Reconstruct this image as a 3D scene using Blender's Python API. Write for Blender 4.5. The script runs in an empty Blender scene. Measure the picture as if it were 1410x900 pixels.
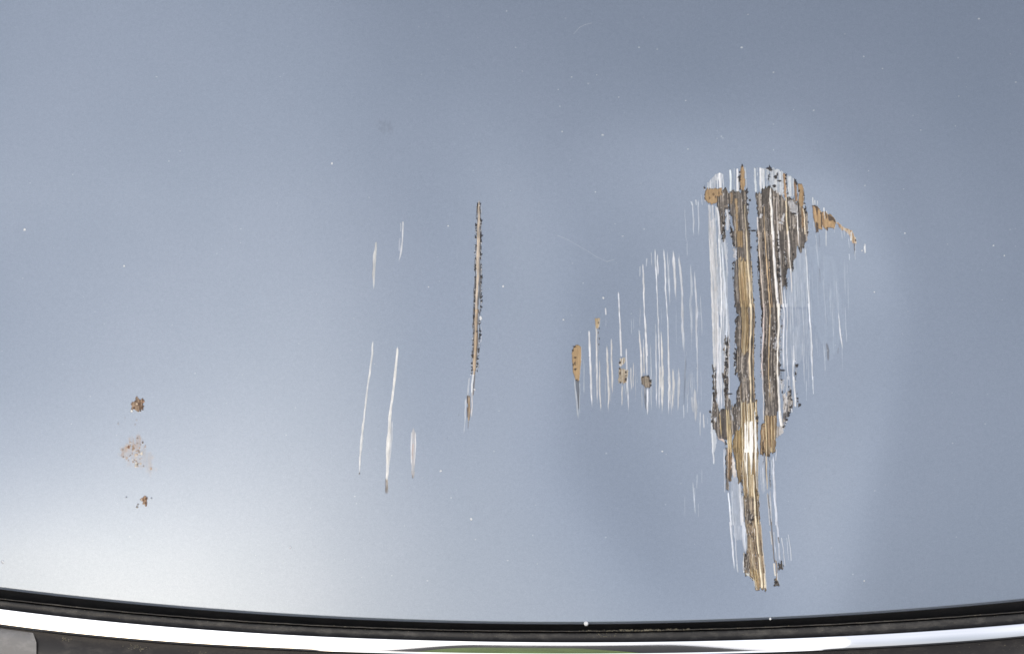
import bpy, math, random
import numpy as np
from mathutils import Vector, Matrix
rng = np.random.RandomState(7)
random.seed(7)
scene = bpy.context.scene
K = 0.0005                      # metres per unit of the panel's own drawing grid
TILT = math.radians(52)         # the panel leans back, its face looks up and forward
DIST = 0.95
HEIGHT = 0.82
# ---------------------------------------------------------------- camera, sky, sun, exposure
N = Vector((0, -math.sin(TILT), math.cos(TILT)))
cam = bpy.data.cameras.new('camera'); cob = bpy.data.objects.new('camera', cam)
scene.collection.objects.link(cob); scene.camera = cob
cam.sensor_width = 36; cam.lens = 36*DIST/(1410*K); cam.clip_start = 0.01; cam.clip_end = 3000
cob.location = Vector((0, 0, HEIGHT)) + N*DIST; cob.rotation_euler = (TILT, 0, 0)
CLOUD = 8.5; CLOUD_AT = (0.0, 0.0, 0.0)
SUN_EL, SUN_AZ = math.radians(13), math.radians(-27)   # azimuth measured from -Y (in front of the car) towards -X
sdir = Vector((math.sin(SUN_AZ)*math.cos(SUN_EL), -math.cos(SUN_AZ)*math.cos(SUN_EL), math.sin(SUN_EL)))
w = bpy.data.worlds.new("World"); scene.world = w; w.use_nodes = True
nt = w.node_tree; nt.nodes.clear()
sky = nt.nodes.new('ShaderNodeTexSky'); sky.sky_type = 'NISHITA'; sky.sun_disc = False
sky.sun_elevation = SUN_EL; sky.sun_rotation = math.atan2(sdir.x, sdir.y)
sky.air_density = 1.0; sky.dust_density = 7.0; sky.ozone_density = 3.0
bg = nt.nodes.new('ShaderNodeBackground'); bg.inputs[1].default_value = 0.15
ow = nt.nodes.new('ShaderNodeOutputWorld')
tcw = nt.nodes.new('ShaderNodeTexCoord'); cn = nt.nodes.new('ShaderNodeTexNoise'); cn.inputs['Scale'].default_value = 1.7; cn.inputs['Detail'].default_value = 4
cmp_ = nt.nodes.new('ShaderNodeMapping'); cmp_.inputs['Location'].default_value = CLOUD_AT
nt.links.new(tcw.outputs['Generated'], cmp_.inputs[0]); nt.links.new(cmp_.outputs[0], cn.inputs['Vector'])
cr = nt.nodes.new('ShaderNodeValToRGB'); cr.color_ramp.elements[0].position = .36; cr.color_ramp.elements[0].color = (.26, .29, .34, 1)
cr.color_ramp.elements[1].position = .64; cr.color_ramp.elements[1].color = (.98, .98, 1, 1); nt.links.new(cn.outputs[0], cr.inputs[0])
cm = nt.nodes.new('ShaderNodeVectorMath'); cm.operation = 'SCALE'; cm.inputs['Scale'].default_value = CLOUD; nt.links.new(cr.outputs[0], cm.inputs[0])
mxs = nt.nodes.new('ShaderNodeMix'); mxs.data_type = 'RGBA'; mxs.inputs[0].default_value = .60      # mostly overcast
nt.links.new(sky.outputs[0], mxs.inputs[6]); nt.links.new(cm.outputs[0], mxs.inputs[7])
nt.links.new(mxs.outputs[2], bg.inputs[0]); nt.links.new(bg.outputs[0], ow.inputs[0])
sun = bpy.data.lights.new('sun', 'SUN'); sun.energy = 0.5; sun.angle = math.radians(90); sun.color = (1, .99, .975)
sob = bpy.data.objects.new('sun', sun); scene.collection.objects.link(sob)
sob.rotation_euler = sdir.to_track_quat('Z', 'Y').to_euler()
vs = scene.view_settings
vs.view_transform = 'Standard'; vs.look = 'None'; vs.exposure = 0.6; vs.gamma = 1; vs.use_curve_mapping = False
scene.cycles.use_denoising = True
ALB = 0.95                      # base colours of bare layers, relative to how they read in daylight

# ---------------------------------------------------------------- helpers
def lin(c):
    c = np.asarray(c, float)/255
    return np.where(c <= .04045, c/12.92, ((c+.055)/1.055)**2.4)
def hashn(ix, iy, s):
    h = (ix.astype(np.int64)*374761393 + iy.astype(np.int64)*668265263 + s*974634777) & 0xffffffff
    h = ((h ^ (h >> 13))*1274126177) & 0xffffffff
    return ((h ^ (h >> 16)) & 0xffff)/65535.0
def vnoise(x, y, s=0):
    x = np.asarray(x, float); y = np.asarray(y, float)
    ix = np.floor(x); iy = np.floor(y); fx = x-ix; fy = y-iy
    fx = fx*fx*(3-2*fx); fy = fy*fy*(3-2*fy)
    a = hashn(ix, iy, s); b = hashn(ix+1, iy, s); c = hashn(ix, iy+1, s); d = hashn(ix+1, iy+1, s)
    return (a*(1-fx)+b*fx)*(1-fy) + (c*(1-fx)+d*fx)*fy
def sstep(t): t = np.clip(t, 0, 1); return t*t*(3-2*t)
def mat(name, base=(.5,.5,.5), rough=.5, metal=0., **kw):
    m = bpy.data.materials.new(name); m.use_nodes = True
    b = m.node_tree.nodes['Principled BSDF']
    b.inputs['Base Color'].default_value = (*base, 1); b.inputs['Roughness'].default_value = rough
    b.inputs['Metallic'].default_value = metal
    for k, v in kw.items(): b.inputs[k.replace('_', ' ')].default_value = v
    return m
def nd(m, t, **kw):
    n = m.node_tree.nodes.new(t)
    for k, v in kw.items(): setattr(n, k, v)
    return n
def noise(m, scale, detail=4, rough=.6, stretch=None):
    tc = nd(m, 'ShaderNodeTexCoord'); n = nd(m, 'ShaderNodeTexNoise')
    n.inputs['Scale'].default_value = scale; n.inputs['Detail'].default_value = detail; n.inputs['Roughness'].default_value = rough
    src = tc.outputs['Object']
    if stretch:
        mp = nd(m, 'ShaderNodeMapping'); mp.inputs['Scale'].default_value = stretch
        m.node_tree.links.new(src, mp.inputs[0]); src = mp.outputs[0]
    m.node_tree.links.new(src, n.inputs['Vector'])
    return n
def ramp(m, src, stops):
    r = nd(m, 'ShaderNodeValToRGB'); e = r.color_ramp.elements
    while len(e) < len(stops): e.new(.5)
    for el, (p, c) in zip(e, stops): el.position = p; el.color = (*c, 1) if len(c) == 3 else c
    m.node_tree.links.new(src, r.inputs[0]); return r

# ---------------------------------------------------------------- materials
def paint_material():
    m = bpy.data.materials.new('blue_grey_metallic_paint'); m.use_nodes = True
    t = m.node_tree; L = t.links; out = t.nodes['Material Output']; b = t.nodes['Principled BSDF']
    b.inputs['Metallic'].default_value = .62; b.inputs['Roughness'].default_value = .29
    b.inputs['Coat Weight'].default_value = .22; b.inputs['Coat Roughness'].default_value = .33
    fl = noise(m, 1500, 2, .7); big = noise(m, 9, 3, .5); mid = noise(m, 420, 3, .7)
    r1 = ramp(m, fl.outputs[0], [(.25, tuple(PAINT*.90)), (.75, tuple(PAINT*1.10))])
    r2 = ramp(m, big.outputs[0], [(.3, (.97,.975,.98)), (.7, (1.03,1.02,1.02))])
    mx = nd(m, 'ShaderNodeMix', data_type='RGBA', blend_type='MULTIPLY'); mx.inputs[0].default_value = 1
    L.new(r1.outputs[0], mx.inputs[6]); L.new(r2.outputs[0], mx.inputs[7])
    r3 = ramp(m, mid.outputs[0], [(.3, (.965,)*3), (.7, (1.035,)*3)])
    mx2 = nd(m, 'ShaderNodeMix', data_type='RGBA', blend_type='MULTIPLY'); mx2.inputs[0].default_value = 1
    L.new(mx.outputs[2], mx2.inputs[6]); L.new(r3.outputs[0], mx2.inputs[7])
    L.new(mx2.outputs[2], b.inputs['Base Color'])
    bp = nd(m, 'ShaderNodeBump'); bp.inputs['Strength'].default_value = .05; bp.inputs['Distance'].default_value = .0004
    L.new(fl.outputs[0], bp.inputs['Height']); L.new(bp.outputs[0], b.inputs['Normal'])
    # exposed layers, driven by attributes of the mesh
    ac = nd(m, 'ShaderNodeAttribute', attribute_name='layer_colour'); aa = nd(m, 'ShaderNodeAttribute', attribute_name='layer')
    d = nd(m, 'ShaderNodeBsdfPrincipled')
    gr = noise(m, 260, 5, .75, (1, .35, 1)); rr = ramp(m, gr.outputs[0], [(.3, (.78,.77,.75)), (.7, (1.15,1.15,1.16))])
    mm = nd(m, 'ShaderNodeMix', data_type='RGBA', blend_type='MULTIPLY'); mm.inputs[0].default_value = 1
    L.new(ac.outputs['Color'], mm.inputs[6]); L.new(rr.outputs[0], mm.inputs[7]); L.new(mm.outputs[2], d.inputs['Base Color'])
    sep = nd(m, 'ShaderNodeSeparateColor'); L.new(aa.outputs['Color'], sep.inputs[0])
    L.new(sep.outputs[1], d.inputs['Roughness']); L.new(sep.outputs[2], d.inputs['Metallic'])
    bp2 = nd(m, 'ShaderNodeBump'); bp2.inputs['Strength'].default_value = .35; bp2.inputs['Distance'].default_value = .0003
    L.new(gr.outputs[0], bp2.inputs['Height']); L.new(bp2.outputs[0], d.inputs['Normal'])
    ms = nd(m, 'ShaderNodeMixShader'); L.new(sep.outputs[0], ms.inputs[0]); L.new(b.outputs[0], ms.inputs[1]); L.new(d.outputs[0], ms.inputs[2])
    L.new(ms.outputs[0], out.inputs[0])
    return m
PAINT = np.array((.234, .273, .338))
M_paint = paint_material()
M_chrome = mat('chrome', (.80,.80,.83), .045, 1.)
n = noise(M_chrome, 60, 3, .6, (.3,1,1)); r = ramp(M_chrome, n.outputs[0], [(.35, (.03,)*3), (.8, (.13,)*3)])
M_chrome.node_tree.links.new(r.outputs[0], M_chrome.node_tree.nodes['Principled BSDF'].inputs['Roughness'])
def dirty(name, a, bcol, rough=.6, scale=130, lo=.48, hi=.72):
    m = mat(name, a, rough, 0.); n = noise(m, scale, 6, .75, (.5,1,1))
    n2 = noise(m, 14, 3, .6)
    mu = nd(m, 'ShaderNodeMath', operation='ADD'); mu.inputs[1].default_value = -.5
    m.node_tree.links.new(n2.outputs[0], mu.inputs[0])
    ad = nd(m, 'ShaderNodeMath', operation='MULTIPLY_ADD'); ad.inputs[1].default_value = .5
    m.node_tree.links.new(mu.outputs[0], ad.inputs[0]); m.node_tree.links.new(n.outputs[0], ad.inputs[2])
    r = ramp(m, ad.outputs[0], [(lo, a), (hi, bcol)])
    bs = m.node_tree.nodes['Principled BSDF']
    m.node_tree.links.new(r.outputs[0], bs.inputs['Base Color'])
    bp = nd(m, 'ShaderNodeBump'); bp.inputs['Strength'].default_value = .3; bp.inputs['Distance'].default_value = .0004
    m.node_tree.links.new(n.outputs[0], bp.inputs['Height']); m.node_tree.links.new(bp.outputs[0], bs.inputs['Normal'])
    return m
M_rubber = dirty('dusty_black_rubber', (.022,.020,.019), (.085,.078,.070))
M_gap = dirty('dark_seam', (.008,.007,.007), (.022,.019,.017), .8)
M_lip = dirty('dusty_rubber_lip', (.055,.050,.046), (.16,.145,.125))
M_plastic = dirty('dirty_black_plastic', (.020,.017,.016), (.075,.066,.058), .5, 160, .52, .85)
M_grey = dirty('dusty_grey_plastic', (.20,.195,.195), (.27,.262,.26), .55, 200)
M_dirt = dirty('dried_dirt', (.14,.125,.09), (.30,.27,.20), .9, 500)
M_bead = mat('pale_water_bead', (.8,.8,.8), .12, 0.)

# ---------------------------------------------------------------- curves of the trim, in grid units (x right, y down)
def curve(pts, deg=3):
    x = np.array([p[0] for p in pts], float); y = np.array([p[1] for p in pts], float)
    c = np.polyfit((x-705)/705, y, deg); dc = np.polyder(c)
    def f(X):
        t = (np.asarray(X, float)-705)/705; tc = np.clip(t, -1.1, 1.1)
        return np.polyval(c, tc) + np.polyval(dc, tc)*(t-tc) - 60*(t-tc)**2
    return f
E = curve([(0,811),(90,821.5),(200,832.5),(360,846),(500,853),(600,856),(700,858.7),(850,858.3),(1050,853.6),(1230,842),(1410,827)], 4)
RT = curve([(0,826),(360,858.5),(550,867.5),(700,870.3),(850,870),(1060,866),(1230,856),(1410,844)], 4)
CT = curve([(0,838),(180,857),(360,872),(550,880),(700,882.6),(850,883),(1060,880),(1230,871),(1410,858)], 4)
CB = curve([(0,861.5),(180,880),(360,894),(550,899),(700,900.6),(850,900.8),(1060,898.5),(1230,890),(1410,877)], 4)

# ---------------------------------------------------------------- shape of the panel: distance towards the viewer, grid units
BUMPS = [  # cx, cy, sx, sy, height, sharpness of the rim: the dents the scrapes sit in
    (1030, 470, (240, 165), (250, 325), -25.0, 3.8),
    (1085, 236, 70, 32, 1.6, 2),
    (655, 430, 80, 190, -6.5, 2.4),
    (1255, 380, 80, 150, -3.0, 2),
]
def D(x, y):
    x = np.asarray(x, float); y = np.asarray(y, float)
    u = (x-705)/705; v = (y-450)/450
    d = -42*u*u - 17*np.clip(v,-3,2)**2 - 7*np.clip(v-.35, 0, 2)**2
    d = d - .075*38*np.logaddexp(0, (470-x)/38)*(1-.75*sstep((v+.4)/1.1))
    for cx, cy, sx, sy, h, pw in BUMPS:
        if isinstance(sx, tuple):
            t = sstep((x-cx)/240+.5); sx = sx[0]*(1-t)+sx[1]*t; t = sstep((y-cy)/240+.5); sy = sy[0]*(1-t)+sy[1]*t
        d = d + h*np.exp(-(((x-cx+16*np.sin(y/83.))/sx)**2+((y-cy+22*np.sin(x/97.+.6))/sy)**2)**(pw/2))
    return d
DD = DIST/K
def place(x, y, z):
    """grid point and height above the reference plane -> position on the car, metres"""
    x = np.asarray(x, float); y = np.asarray(y, float); z = np.asarray(z, float)
    f = 1 - z/DD
    return np.stack([(x-705)*f*K, (450-y)*f*K, z*K], -1)

# ---------------------------------------------------------------- objects
def tagged(o, **kw):
    for k, v in kw.items(): o[k] = v
    return o
def mesh_object(name, verts, faces, m, parent=None, smooth=True, normals=None, attrs=None):
    me = bpy.data.meshes.new(name)
    verts = np.asarray(verts, np.float32); faces = np.asarray(faces, np.int32)
    k = faces.shape[1]
    me.vertices.add(len(verts)); me.vertices.foreach_set('co', verts.ravel())
    me.loops.add(faces.size); me.loops.foreach_set('vertex_index', faces.ravel())
    me.polygons.add(len(faces)); me.polygons.foreach_set('loop_start', np.arange(0, faces.size, k, dtype=np.int32))
    me.polygons.foreach_set('loop_total', np.full(len(faces), k, np.int32))
    me.polygons.foreach_set('use_smooth', np.full(len(faces), smooth, bool))
    me.materials.append(m); me.update(calc_edges=True)
    if attrs:
        for an, av in attrs.items():
            a = me.attributes.new(an, 'FLOAT_COLOR', 'POINT')
            a.data.foreach_set('color', np.concatenate([av, np.ones((len(av),1))], 1).astype(np.float32).ravel())
    if normals is not None: me.normals_split_custom_set_from_vertices(normals.tolist())
    o = bpy.data.objects.new(name, me); scene.collection.objects.link(o)
    if parent: o.parent = parent
    return o
car = bpy.data.objects.new('car', None); scene.collection.objects.link(car)
car.location = (0, 0, HEIGHT); car.rotation_euler = (TILT, 0, 0)
tagged(car, label='blue grey car, a close-up of its scratched painted panel above a chrome trim strip', category='car')

# ================================================================ DAMAGE, painted in grid coordinates
S = 2
W, H = 1410, 900
col = np.zeros((H*S, W*S, 3)); al = np.zeros((H*S, W*S)); hgt = np.zeros((H*S, W*S))
rgh = np.full((H*S, W*S), .6); met = np.zeros((H*S, W*S)); idm = np.zeros((H*S, W*S), np.int32)
IDS = [None]          # (name, label, kind)
def new_id(name, label=None, kind=None):
    IDS.append((name, label, kind)); return len(IDS)-1
def box(x0, y0, x1, y1):
    a = max(0, int((x0-4)*S)); b = min(W*S, int((x1+4)*S)+1); c = max(0, int((y0-4)*S)); d = min(H*S, int((y1+4)*S)+1)
    X, Y = np.meshgrid((np.arange(a, b)+.0)/S, (np.arange(c, d)+.0)/S)
    return (slice(c, d), slice(a, b)), X, Y
def put(sl, cov, c, h, ident, r=.6, me=0., idmin=.3):
    """lay a layer over what is there: coverage, linear colour array or triple"""
    cov = np.clip(cov, 0, 1)
    a0 = al[sl]; na = cov + a0*(1-cov)
    c = np.broadcast_to(c, cov.shape+(3,)); c = c*.82 + c.mean(-1, keepdims=True)*.18
    den = np.maximum(na, 1e-6)[..., None]
    col[sl] = (c*cov[..., None] + col[sl]*(a0*(1-cov))[..., None])/den
    al[sl] = na
    hgt[sl] = hgt[sl]*(1-cov) + h*cov
    rgh[sl] = rgh[sl]*(1-cov) + r*cov
    met[sl] = met[sl]*(1-cov) + me*cov
    idm[sl] = np.where(cov > idmin, ident, idm[sl])
def drift(y):   # how the parallel grooves of the gouge wander sideways on their way down
    return np.interp(y, [220,260,320,360,400,440,470,500,520,550,600,650,720,820], [-4,-2.5,0,1.6,3.6,6.2,5.4,4.2,5,6.5,8,9.5,13,24])
def inside(pts, X, Y):
    ins = np.zeros(X.shape, bool); n = len(pts)
    for i in range(n):
        x1, y1 = pts[i]; x2, y2 = pts[(i+1) % n]
        if y1 == y2: continue
        c = ((Y >= min(y1,y2)) & (Y < max(y1,y2)))
        ins ^= c & (X < (x2-x1)*(Y-y1)/(y2-y1)+x1)
    return ins
def blur(a, k=1):
    for _ in range(k):
        p = np.pad(a, 1, mode='edge'); a = (p[:-2,1:-1]+p[2:,1:-1]+p[1:-1,:-2]+p[1:-1,2:]+2*p[1:-1,1:-1])/6
    return a
SEED = [0]
def patch(pts, c, ident, h=-.8, jag=1.2, c2=None, lines=0., mott=.25, alpha=1., r=.6, me=0., score=0., soft=1, jy=None, rim=0., cut=0.):
    """an exposed area with ragged outline; c2 and lines mix in a second colour along the drag direction"""
    SEED[0] += 13; s = SEED[0]
    xs = [p[0] for p in pts]; ys = [p[1] for p in pts]
    sl, X, Y = box(min(xs)-3, min(ys)-3, max(xs)+3, max(ys)+3)
    jy = jag if jy is None else jy
    wx = (vnoise(X/2.2, Y/2.6, s)-.5)*2*jag + (vnoise(X/6, Y/7, s+1)-.5)*2*jag
    wy = (vnoise(X/1.7, Y/6, s+2)-.5)*4*jy
    ins = inside(pts, X+wx, Y+wy).astype(float)
    if cut: ins *= vnoise((X-drift(Y))/1.3, Y/26, s+9) > cut
    cov = blur(ins, soft)
    g = (vnoise((X-drift(Y))/1.15, Y/45, s+3)*.65 + vnoise((X-drift(Y))/.6, Y/22, s+4)*.35)
    mo = vnoise(X/1.6, Y/2.0, s+5)*.5 + vnoise(X/4.5, Y/6, s+6)*.5
    cl = lin(c)*np.ones(X.shape+(1,))
    if c2 is not None:
        t = sstep((g-.5+.5*lines-.15)/.3)[..., None]*(1 if lines > 0 else 0)
        cl = cl*(1-t) + lin(c2)*t
    cl = cl*(1+mott*2*(mo-.5))[..., None]
    if score:
        q7 = sstep((vnoise((X-drift(Y))/.75, Y/70, s+7)-.52)/.2); cl = cl*(1-score*q7)[..., None]; g = g - .8*q7
    if rim:
        inner = blur(ins, 6); edge = np.clip((ins - inner)*2.2, 0, 1)*rim
        cl = cl*(1-edge[..., None]) + lin((46,42,42))*edge[..., None]
    put(sl, cov*alpha, cl, h + (g-.5)*.5 + (mo-.5)*.35, ident, r, me)
def streak(path, c, ident=None, alpha=1., h=-.35, r=.4, me=0., name='scratch', label=None, fade=(.12,.2), wob=.35, broken=0., grain=.14, thin=1.):
    """one groove: path = [(x, y, width)...] from top to bottom"""
    SEED[0] += 7; s = SEED[0]
    if ident is None: ident = new_id(name, label)
    p = np.array(path, float)
    y0, y1 = p[0,1], p[-1,1]; mw = p[:,2].max()
    sl, X, Y = box(p[:,0].min()-mw, y0-1, p[:,0].max()+mw, y1+1)
    cx = np.interp(Y, p[:,1], p[:,0]) + (vnoise(Y/9, Y*0, s)-.5)*wob*2
    ww = np.interp(Y, p[:,1], p[:,2])*(.8+.4*vnoise(Y/7, Y*0+3, s+1))*thin
    ln = max(y1-y0, 1); t = (Y-y0)/ln
    end = np.clip(t/max(fade[0],1e-3), 0, 1)*np.clip((1-t)/max(fade[1],1e-3), 0, 1)
    end = np.where((t < 0) | (t > 1), 0, end)
    ww = ww*(.25+.75*end**.6)
    dd = np.abs(X-cx)
    cov = np.clip(ww/2+.35-dd, 0, .7)/.7
    cov = cov*np.clip(end*1.6, 0, 1)*alpha*(.72+.28*vnoise(Y/6, Y*0+9, s+5)) if name == 'scratch' else cov*np.clip(end*1.6, 0, 1)*alpha
    if broken: cov = cov*sstep((vnoise(X/.8, Y/9, s+2)-broken*.6)/.25)
    g = vnoise((X-cx)/.7, Y/14, s+3)
    cl = lin(c)*np.ones(X.shape+(1,))*(1+grain*2*(g-.5))[..., None]
    hh = h*np.clip(1-(dd/np.maximum(ww/2+.3, .3))**2, 0, 1)
    put(sl, cov, cl, hh, ident, r, me, idmin=.18)
    return ident
def blob(x, y, r_, c, ident, h=.5, ax=1., ay=1., alpha=1., rr=.6):
    SEED[0] += 3; s = SEED[0]
    sl, X, Y = box(x-r_*2.5, y-r_*2.5, x+r_*2.5, y+r_*2.5)
    ang = np.arctan2(Y-y, X-x)
    rad = r_*(.7+.6*vnoise(ang*1.6+20, X*0+s, s))
    d_ = np.hypot((X-x)/ax, (Y-y)/ay)
    put(sl, np.clip((rad-d_)+.5, 0, 1)*alpha, lin(c), h, ident, rr)
def flake(x, y, L, hh, side, c, ident, h=.9):
    """a torn tongue of paint: ragged wedge, wide at the lip and pointed away from it"""
    SEED[0] += 3; s = SEED[0]
    sl, X, Y = box(x-L*2.2, y-hh*2.2, x+L*2.2, y+hh*2.2)
    d = side*(X-x); sk = random.uniform(-.7, .7)
    w_ = 1 - (d+.5*L)/(1.6*L); yy = np.abs(Y-y+sk*d + (vnoise(X/1.1, Y/1.1, s)-.5)*1.1)/hh
    cov = np.clip((np.minimum(w_, 1)-yy)*hh+.35, 0, 1)*(d > -.6*L)
    put(sl, cov, lin(c)*(.8+.5*random.random()), h, ident, .6)
def teeth(path, ident, step=5., size=1.5, c=(50,48,51), side=0, prob=.8, jx=.5, pale=.3):
    """torn paint along the lip of a groove, with painted highlights"""
    p = np.array(path, float)
    streak([(a, b, size*.85) for a, b in path], c, ident, .95, .5, fade=(.02,.02), wob=1.1, broken=.75, grain=.3)
    streak([(a+.9, b, size*.5) for a, b in path], (206,208,214), ident, .8, .3, fade=(.02,.02), wob=1.1, broken=.95)  # pale highlight painted just beside the dark lip line
    y = p[0,1]
    while y < p[-1,1]:
        x = np.interp(y, p[:,1], p[:,0])
        if random.random() < prob*(1 if vnoise(np.array([y/13.]), np.array([x/9.]), 77)[0] > .3 else .25):
            q8 = .35 + 1.25*random.random()**1.8; sd = side if side else random.choice([-1, 1])
            flake(x+random.uniform(-jx, jx), y, size*q8*random.uniform(.8,1.3), size*q8*random.uniform(.5,1.5), sd, c, ident)
            if random.random() < pale: flake(x-sd*.4, y+size*q8+.3, size*.6, size*.6, sd, (214,216,222), ident, .4)  # now and then a small painted highlight next to the tongue
        y += step*.72*random.uniform(.25, 1.9)
TAN=(180,147,102); DRK=(96,88,83); KK=(52,48,49); CRM=(246,226,188); WHT=(236,236,240); PAL=(186,191,201); GLD=(168,138,92); PLB=(196,206,220); PNK=(226,210,204); OLV=(116,100,72)
def over(v):          # pieces that run off one traced strip reach a little into the next
    return -22. if v == 0 else 905. if v in (881., 885., 905.) else v
def tl(base, s_, ox=960, k=8.8125):
    return [(ox+float(a.split(',')[0])/k, base+over(float(a.split(',')[1]))/k) for a in s_.split()]
def ts(base, s_, ox=960, k=8.8125):
    o = []
    for a in s_.split():
        q = [float(v) for v in a.split(',')]; q[1] = over(q[1]); o.append((ox+q[0]/k, base+q[1]/k, q[2]/k))
    return o
A_, B_, C_, D_, E_, F_ = 220, 320, 420, 520, 620, 720
# areas of the gouge
i_pale = new_id('scuffed_lacquer', 'pale scuffed lacquer around the deep gouge')
i_dark = new_id('exposed_primer', 'dark grey primer laid bare in the deep gouge')
i_tan = new_id('exposed_filler', 'tan layer laid bare in the deep gouge')
i_gold = new_id('scored_metal', 'golden scored layer in the deepest part of the gouge')
i_crumb = new_id('paint_crumbs', 'dark crumbs of torn paint along the lips of the gouge', 'stuff')
# scuffed pale lacquer ------------------------------------------------
patch([(974.5,262),(974,251),(979,247),(985,241),(991,237.5),(996,240),(998,262)], PAL, i_pale, -.15, .5, (222,226,232), .45, .06, .8, cut=.36)
patch([(975,282),(984,283),(990,285),(992,300),(996,322),(1001,335),(1002.5,380),(1005.5,420),(1005,460),(1003,500),(1003,556),(992,563),(983,556),(982.5,500),(980.5,440),(979.5,400),(977.5,360),(975.5,330)], (166,176,192), i_pale, -.15, .5, (214,218,226), .45, .05, .85, cut=.3)
patch([(976,305),(984,300),(987,340),(988,400),(989,440),(988,500),(983,520),(981,440),(979,400),(977.5,350)], (180,184,192), i_pale, -.2, .5, (220,218,220), .5, .07, .85, cut=.22)
patch(tl(A_, '685,100 730,92 725,390 700,405 690,300'), (192,203,214), i_pale, -.15, .4, (228,232,238), .4, .05, .85, cut=.3)
patch(tl(A_, '748,100 840,110 870,340 800,360 760,390'), (176,186,200), i_pale, -.15, .5, (230,234,240), .5, .08, .9, cut=.33)
patch(tl(A_, '840,95 960,110 1045,155 1055,430 1000,410 930,380 890,330'), (178,186,196), i_pale, -.15, .9, (216,220,224), .45, .22, .85, cut=.2)
patch(tl(A_, '1090,185 1155,205 1160,455 1100,450'), (168,176,186), i_pale, -.15, .5, (220,226,232), .4, .1, .9, cut=.3)
patch(tl(B_, '1150,310 1200,200 1320,150 1335,400 1345,881 1060,881 1100,600 1140,480'), (176,187,204), i_pale, -.1, 1, (202,212,224), .3, .04, .42, soft=10, cut=.2)
patch([(1074,425),(1110,425),(1116,470),(1100,500),(1078,505),(1074,470)], (172,184,202), i_pale, -.05, 1, (200,206,218), .3, .04, .34, soft=10, cut=.3)
patch([(1112,335),(1150,360),(1165,450),(1145,500),(1118,440)], (162,178,200), i_pale, -.05, 2, None, 0, .03, .22, soft=6, cut=.25)
patch(tl(E_, '400,350 450,310 490,320 520,500 580,881 420,881'), (168,178,196), i_pale, -.1, .5, (190,198,212), .3, .05, .75)
patch(tl(F_, '410,25 580,25 590,340 560,340 540,200 480,200 430,120'), (168,178,196), i_pale, -.1, .5, (190,198,212), .3, .05, .7, soft=2, cut=.15)
patch(tl(E_, '745,0 810,0 815,300 830,500 790,520 760,300'), (170,180,196), i_pale, -.1, .5, (196,204,216), .3, .05, .5, soft=2)
patch(tl(D_, '160,560 230,640 240,780 210,881 185,881'), (196,204,216), i_pale, -.1, .5, None, 0, .05, .9)
# dark primer ----------------------------------------------------------
def dark(pts, **kw):
    a = dict(h=-1.3, jag=.9, c2=(178,166,154), lines=.4, mott=.42, rim=.4, score=.42, jy=2.2); a.update(kw); patch(pts, DRK, i_dark, **a)
dark(tl(A_, '295,355 345,370 375,398 520,392 560,365 590,370 600,480 608,600 622,750 630,885 455,885 440,760 400,650 392,600 385,560 345,590 335,700 342,885 290,885 282,720 250,580 238,500 245,440'))
dark(tl(B_, '285,0 345,0 350,100 320,110 300,60'), jag=1.3)
dark(tl(B_, '400,0 640,0 650,300 660,600 690,881 455,881 452,700 450,500 460,345 490,330 478,180 440,180'), jag=.5)
dark(tl(A_, '700,400 780,395 800,350 880,335 900,340 930,380 990,402 1030,440 1060,470 1090,450 1160,462 1190,510 1225,510 1290,580 1320,620 1345,760 1345,885 722,885 742,760 740,600 705,440'))
dark(tl(B_, '722,0 1335,0 1335,110 1310,150 1270,250 1215,185 1200,280 1165,315 1160,440 1100,440 1075,500 1090,690 1040,640 1030,881 770,881 750,500 738,200'), jag=.9)
dark(tl(C_, '785,0 1000,0 1000,885 790,885 800,500'), jag=.4)
dark(tl(C_, '470,0 690,0 690,885 505,885 490,820 450,830 475,740 468,640 480,540 455,430 470,250 460,150 480,130 520,110 470,60'), jag=.9)
dark(tl(C_, '345,380 380,375 395,500 385,700 380,885 312,885 330,720 335,600 322,430'), jag=1.6, mott=.6)
dark(tl(D_, '190,250 235,265 265,395 345,385 335,250 318,0 380,0 375,180 395,265 402,365 440,335 480,315 478,160 515,100 520,0 700,0 700,300 545,600 490,620 430,700 420,760 360,785 320,745 240,720 235,650 190,610 172,480'), jag=.9)
dark(tl(D_, '800,0 985,0 990,300 970,480 960,560 820,560 815,300'), jag=.6)
dark(tl(C_, '195,740 225,750 230,885 198,885'), jag=1.2, mott=.5); dark(tl(D_, '195,0 232,0 240,270 190,270'), jag=1.2, mott=.5)
dark(tl(D_, '1060,350 1100,200 1140,120 1150,230 1150,330 1125,420 1060,560 1035,560 1040,430'), jag=1.4, mott=.5, alpha=.85)
patch(tl(D_, '1035,200 1080,180 1100,330 1080,420 1040,430'), (176,172,172), i_pale, -.4, 1.2, (210,206,204), .5, .2)
patch(tl(D_, '970,600 1050,560 1060,600 1030,680 970,725 950,660'), (190,186,184), i_pale, -.4, 1.2, (150,140,130), .3, .25)
patch(tl(D_, '1012,18 1030,6 1055,20 1050,150 1020,160'), (176,180,190), i_pale, -.3, .8, (206,208,214), .4, .15)
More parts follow.
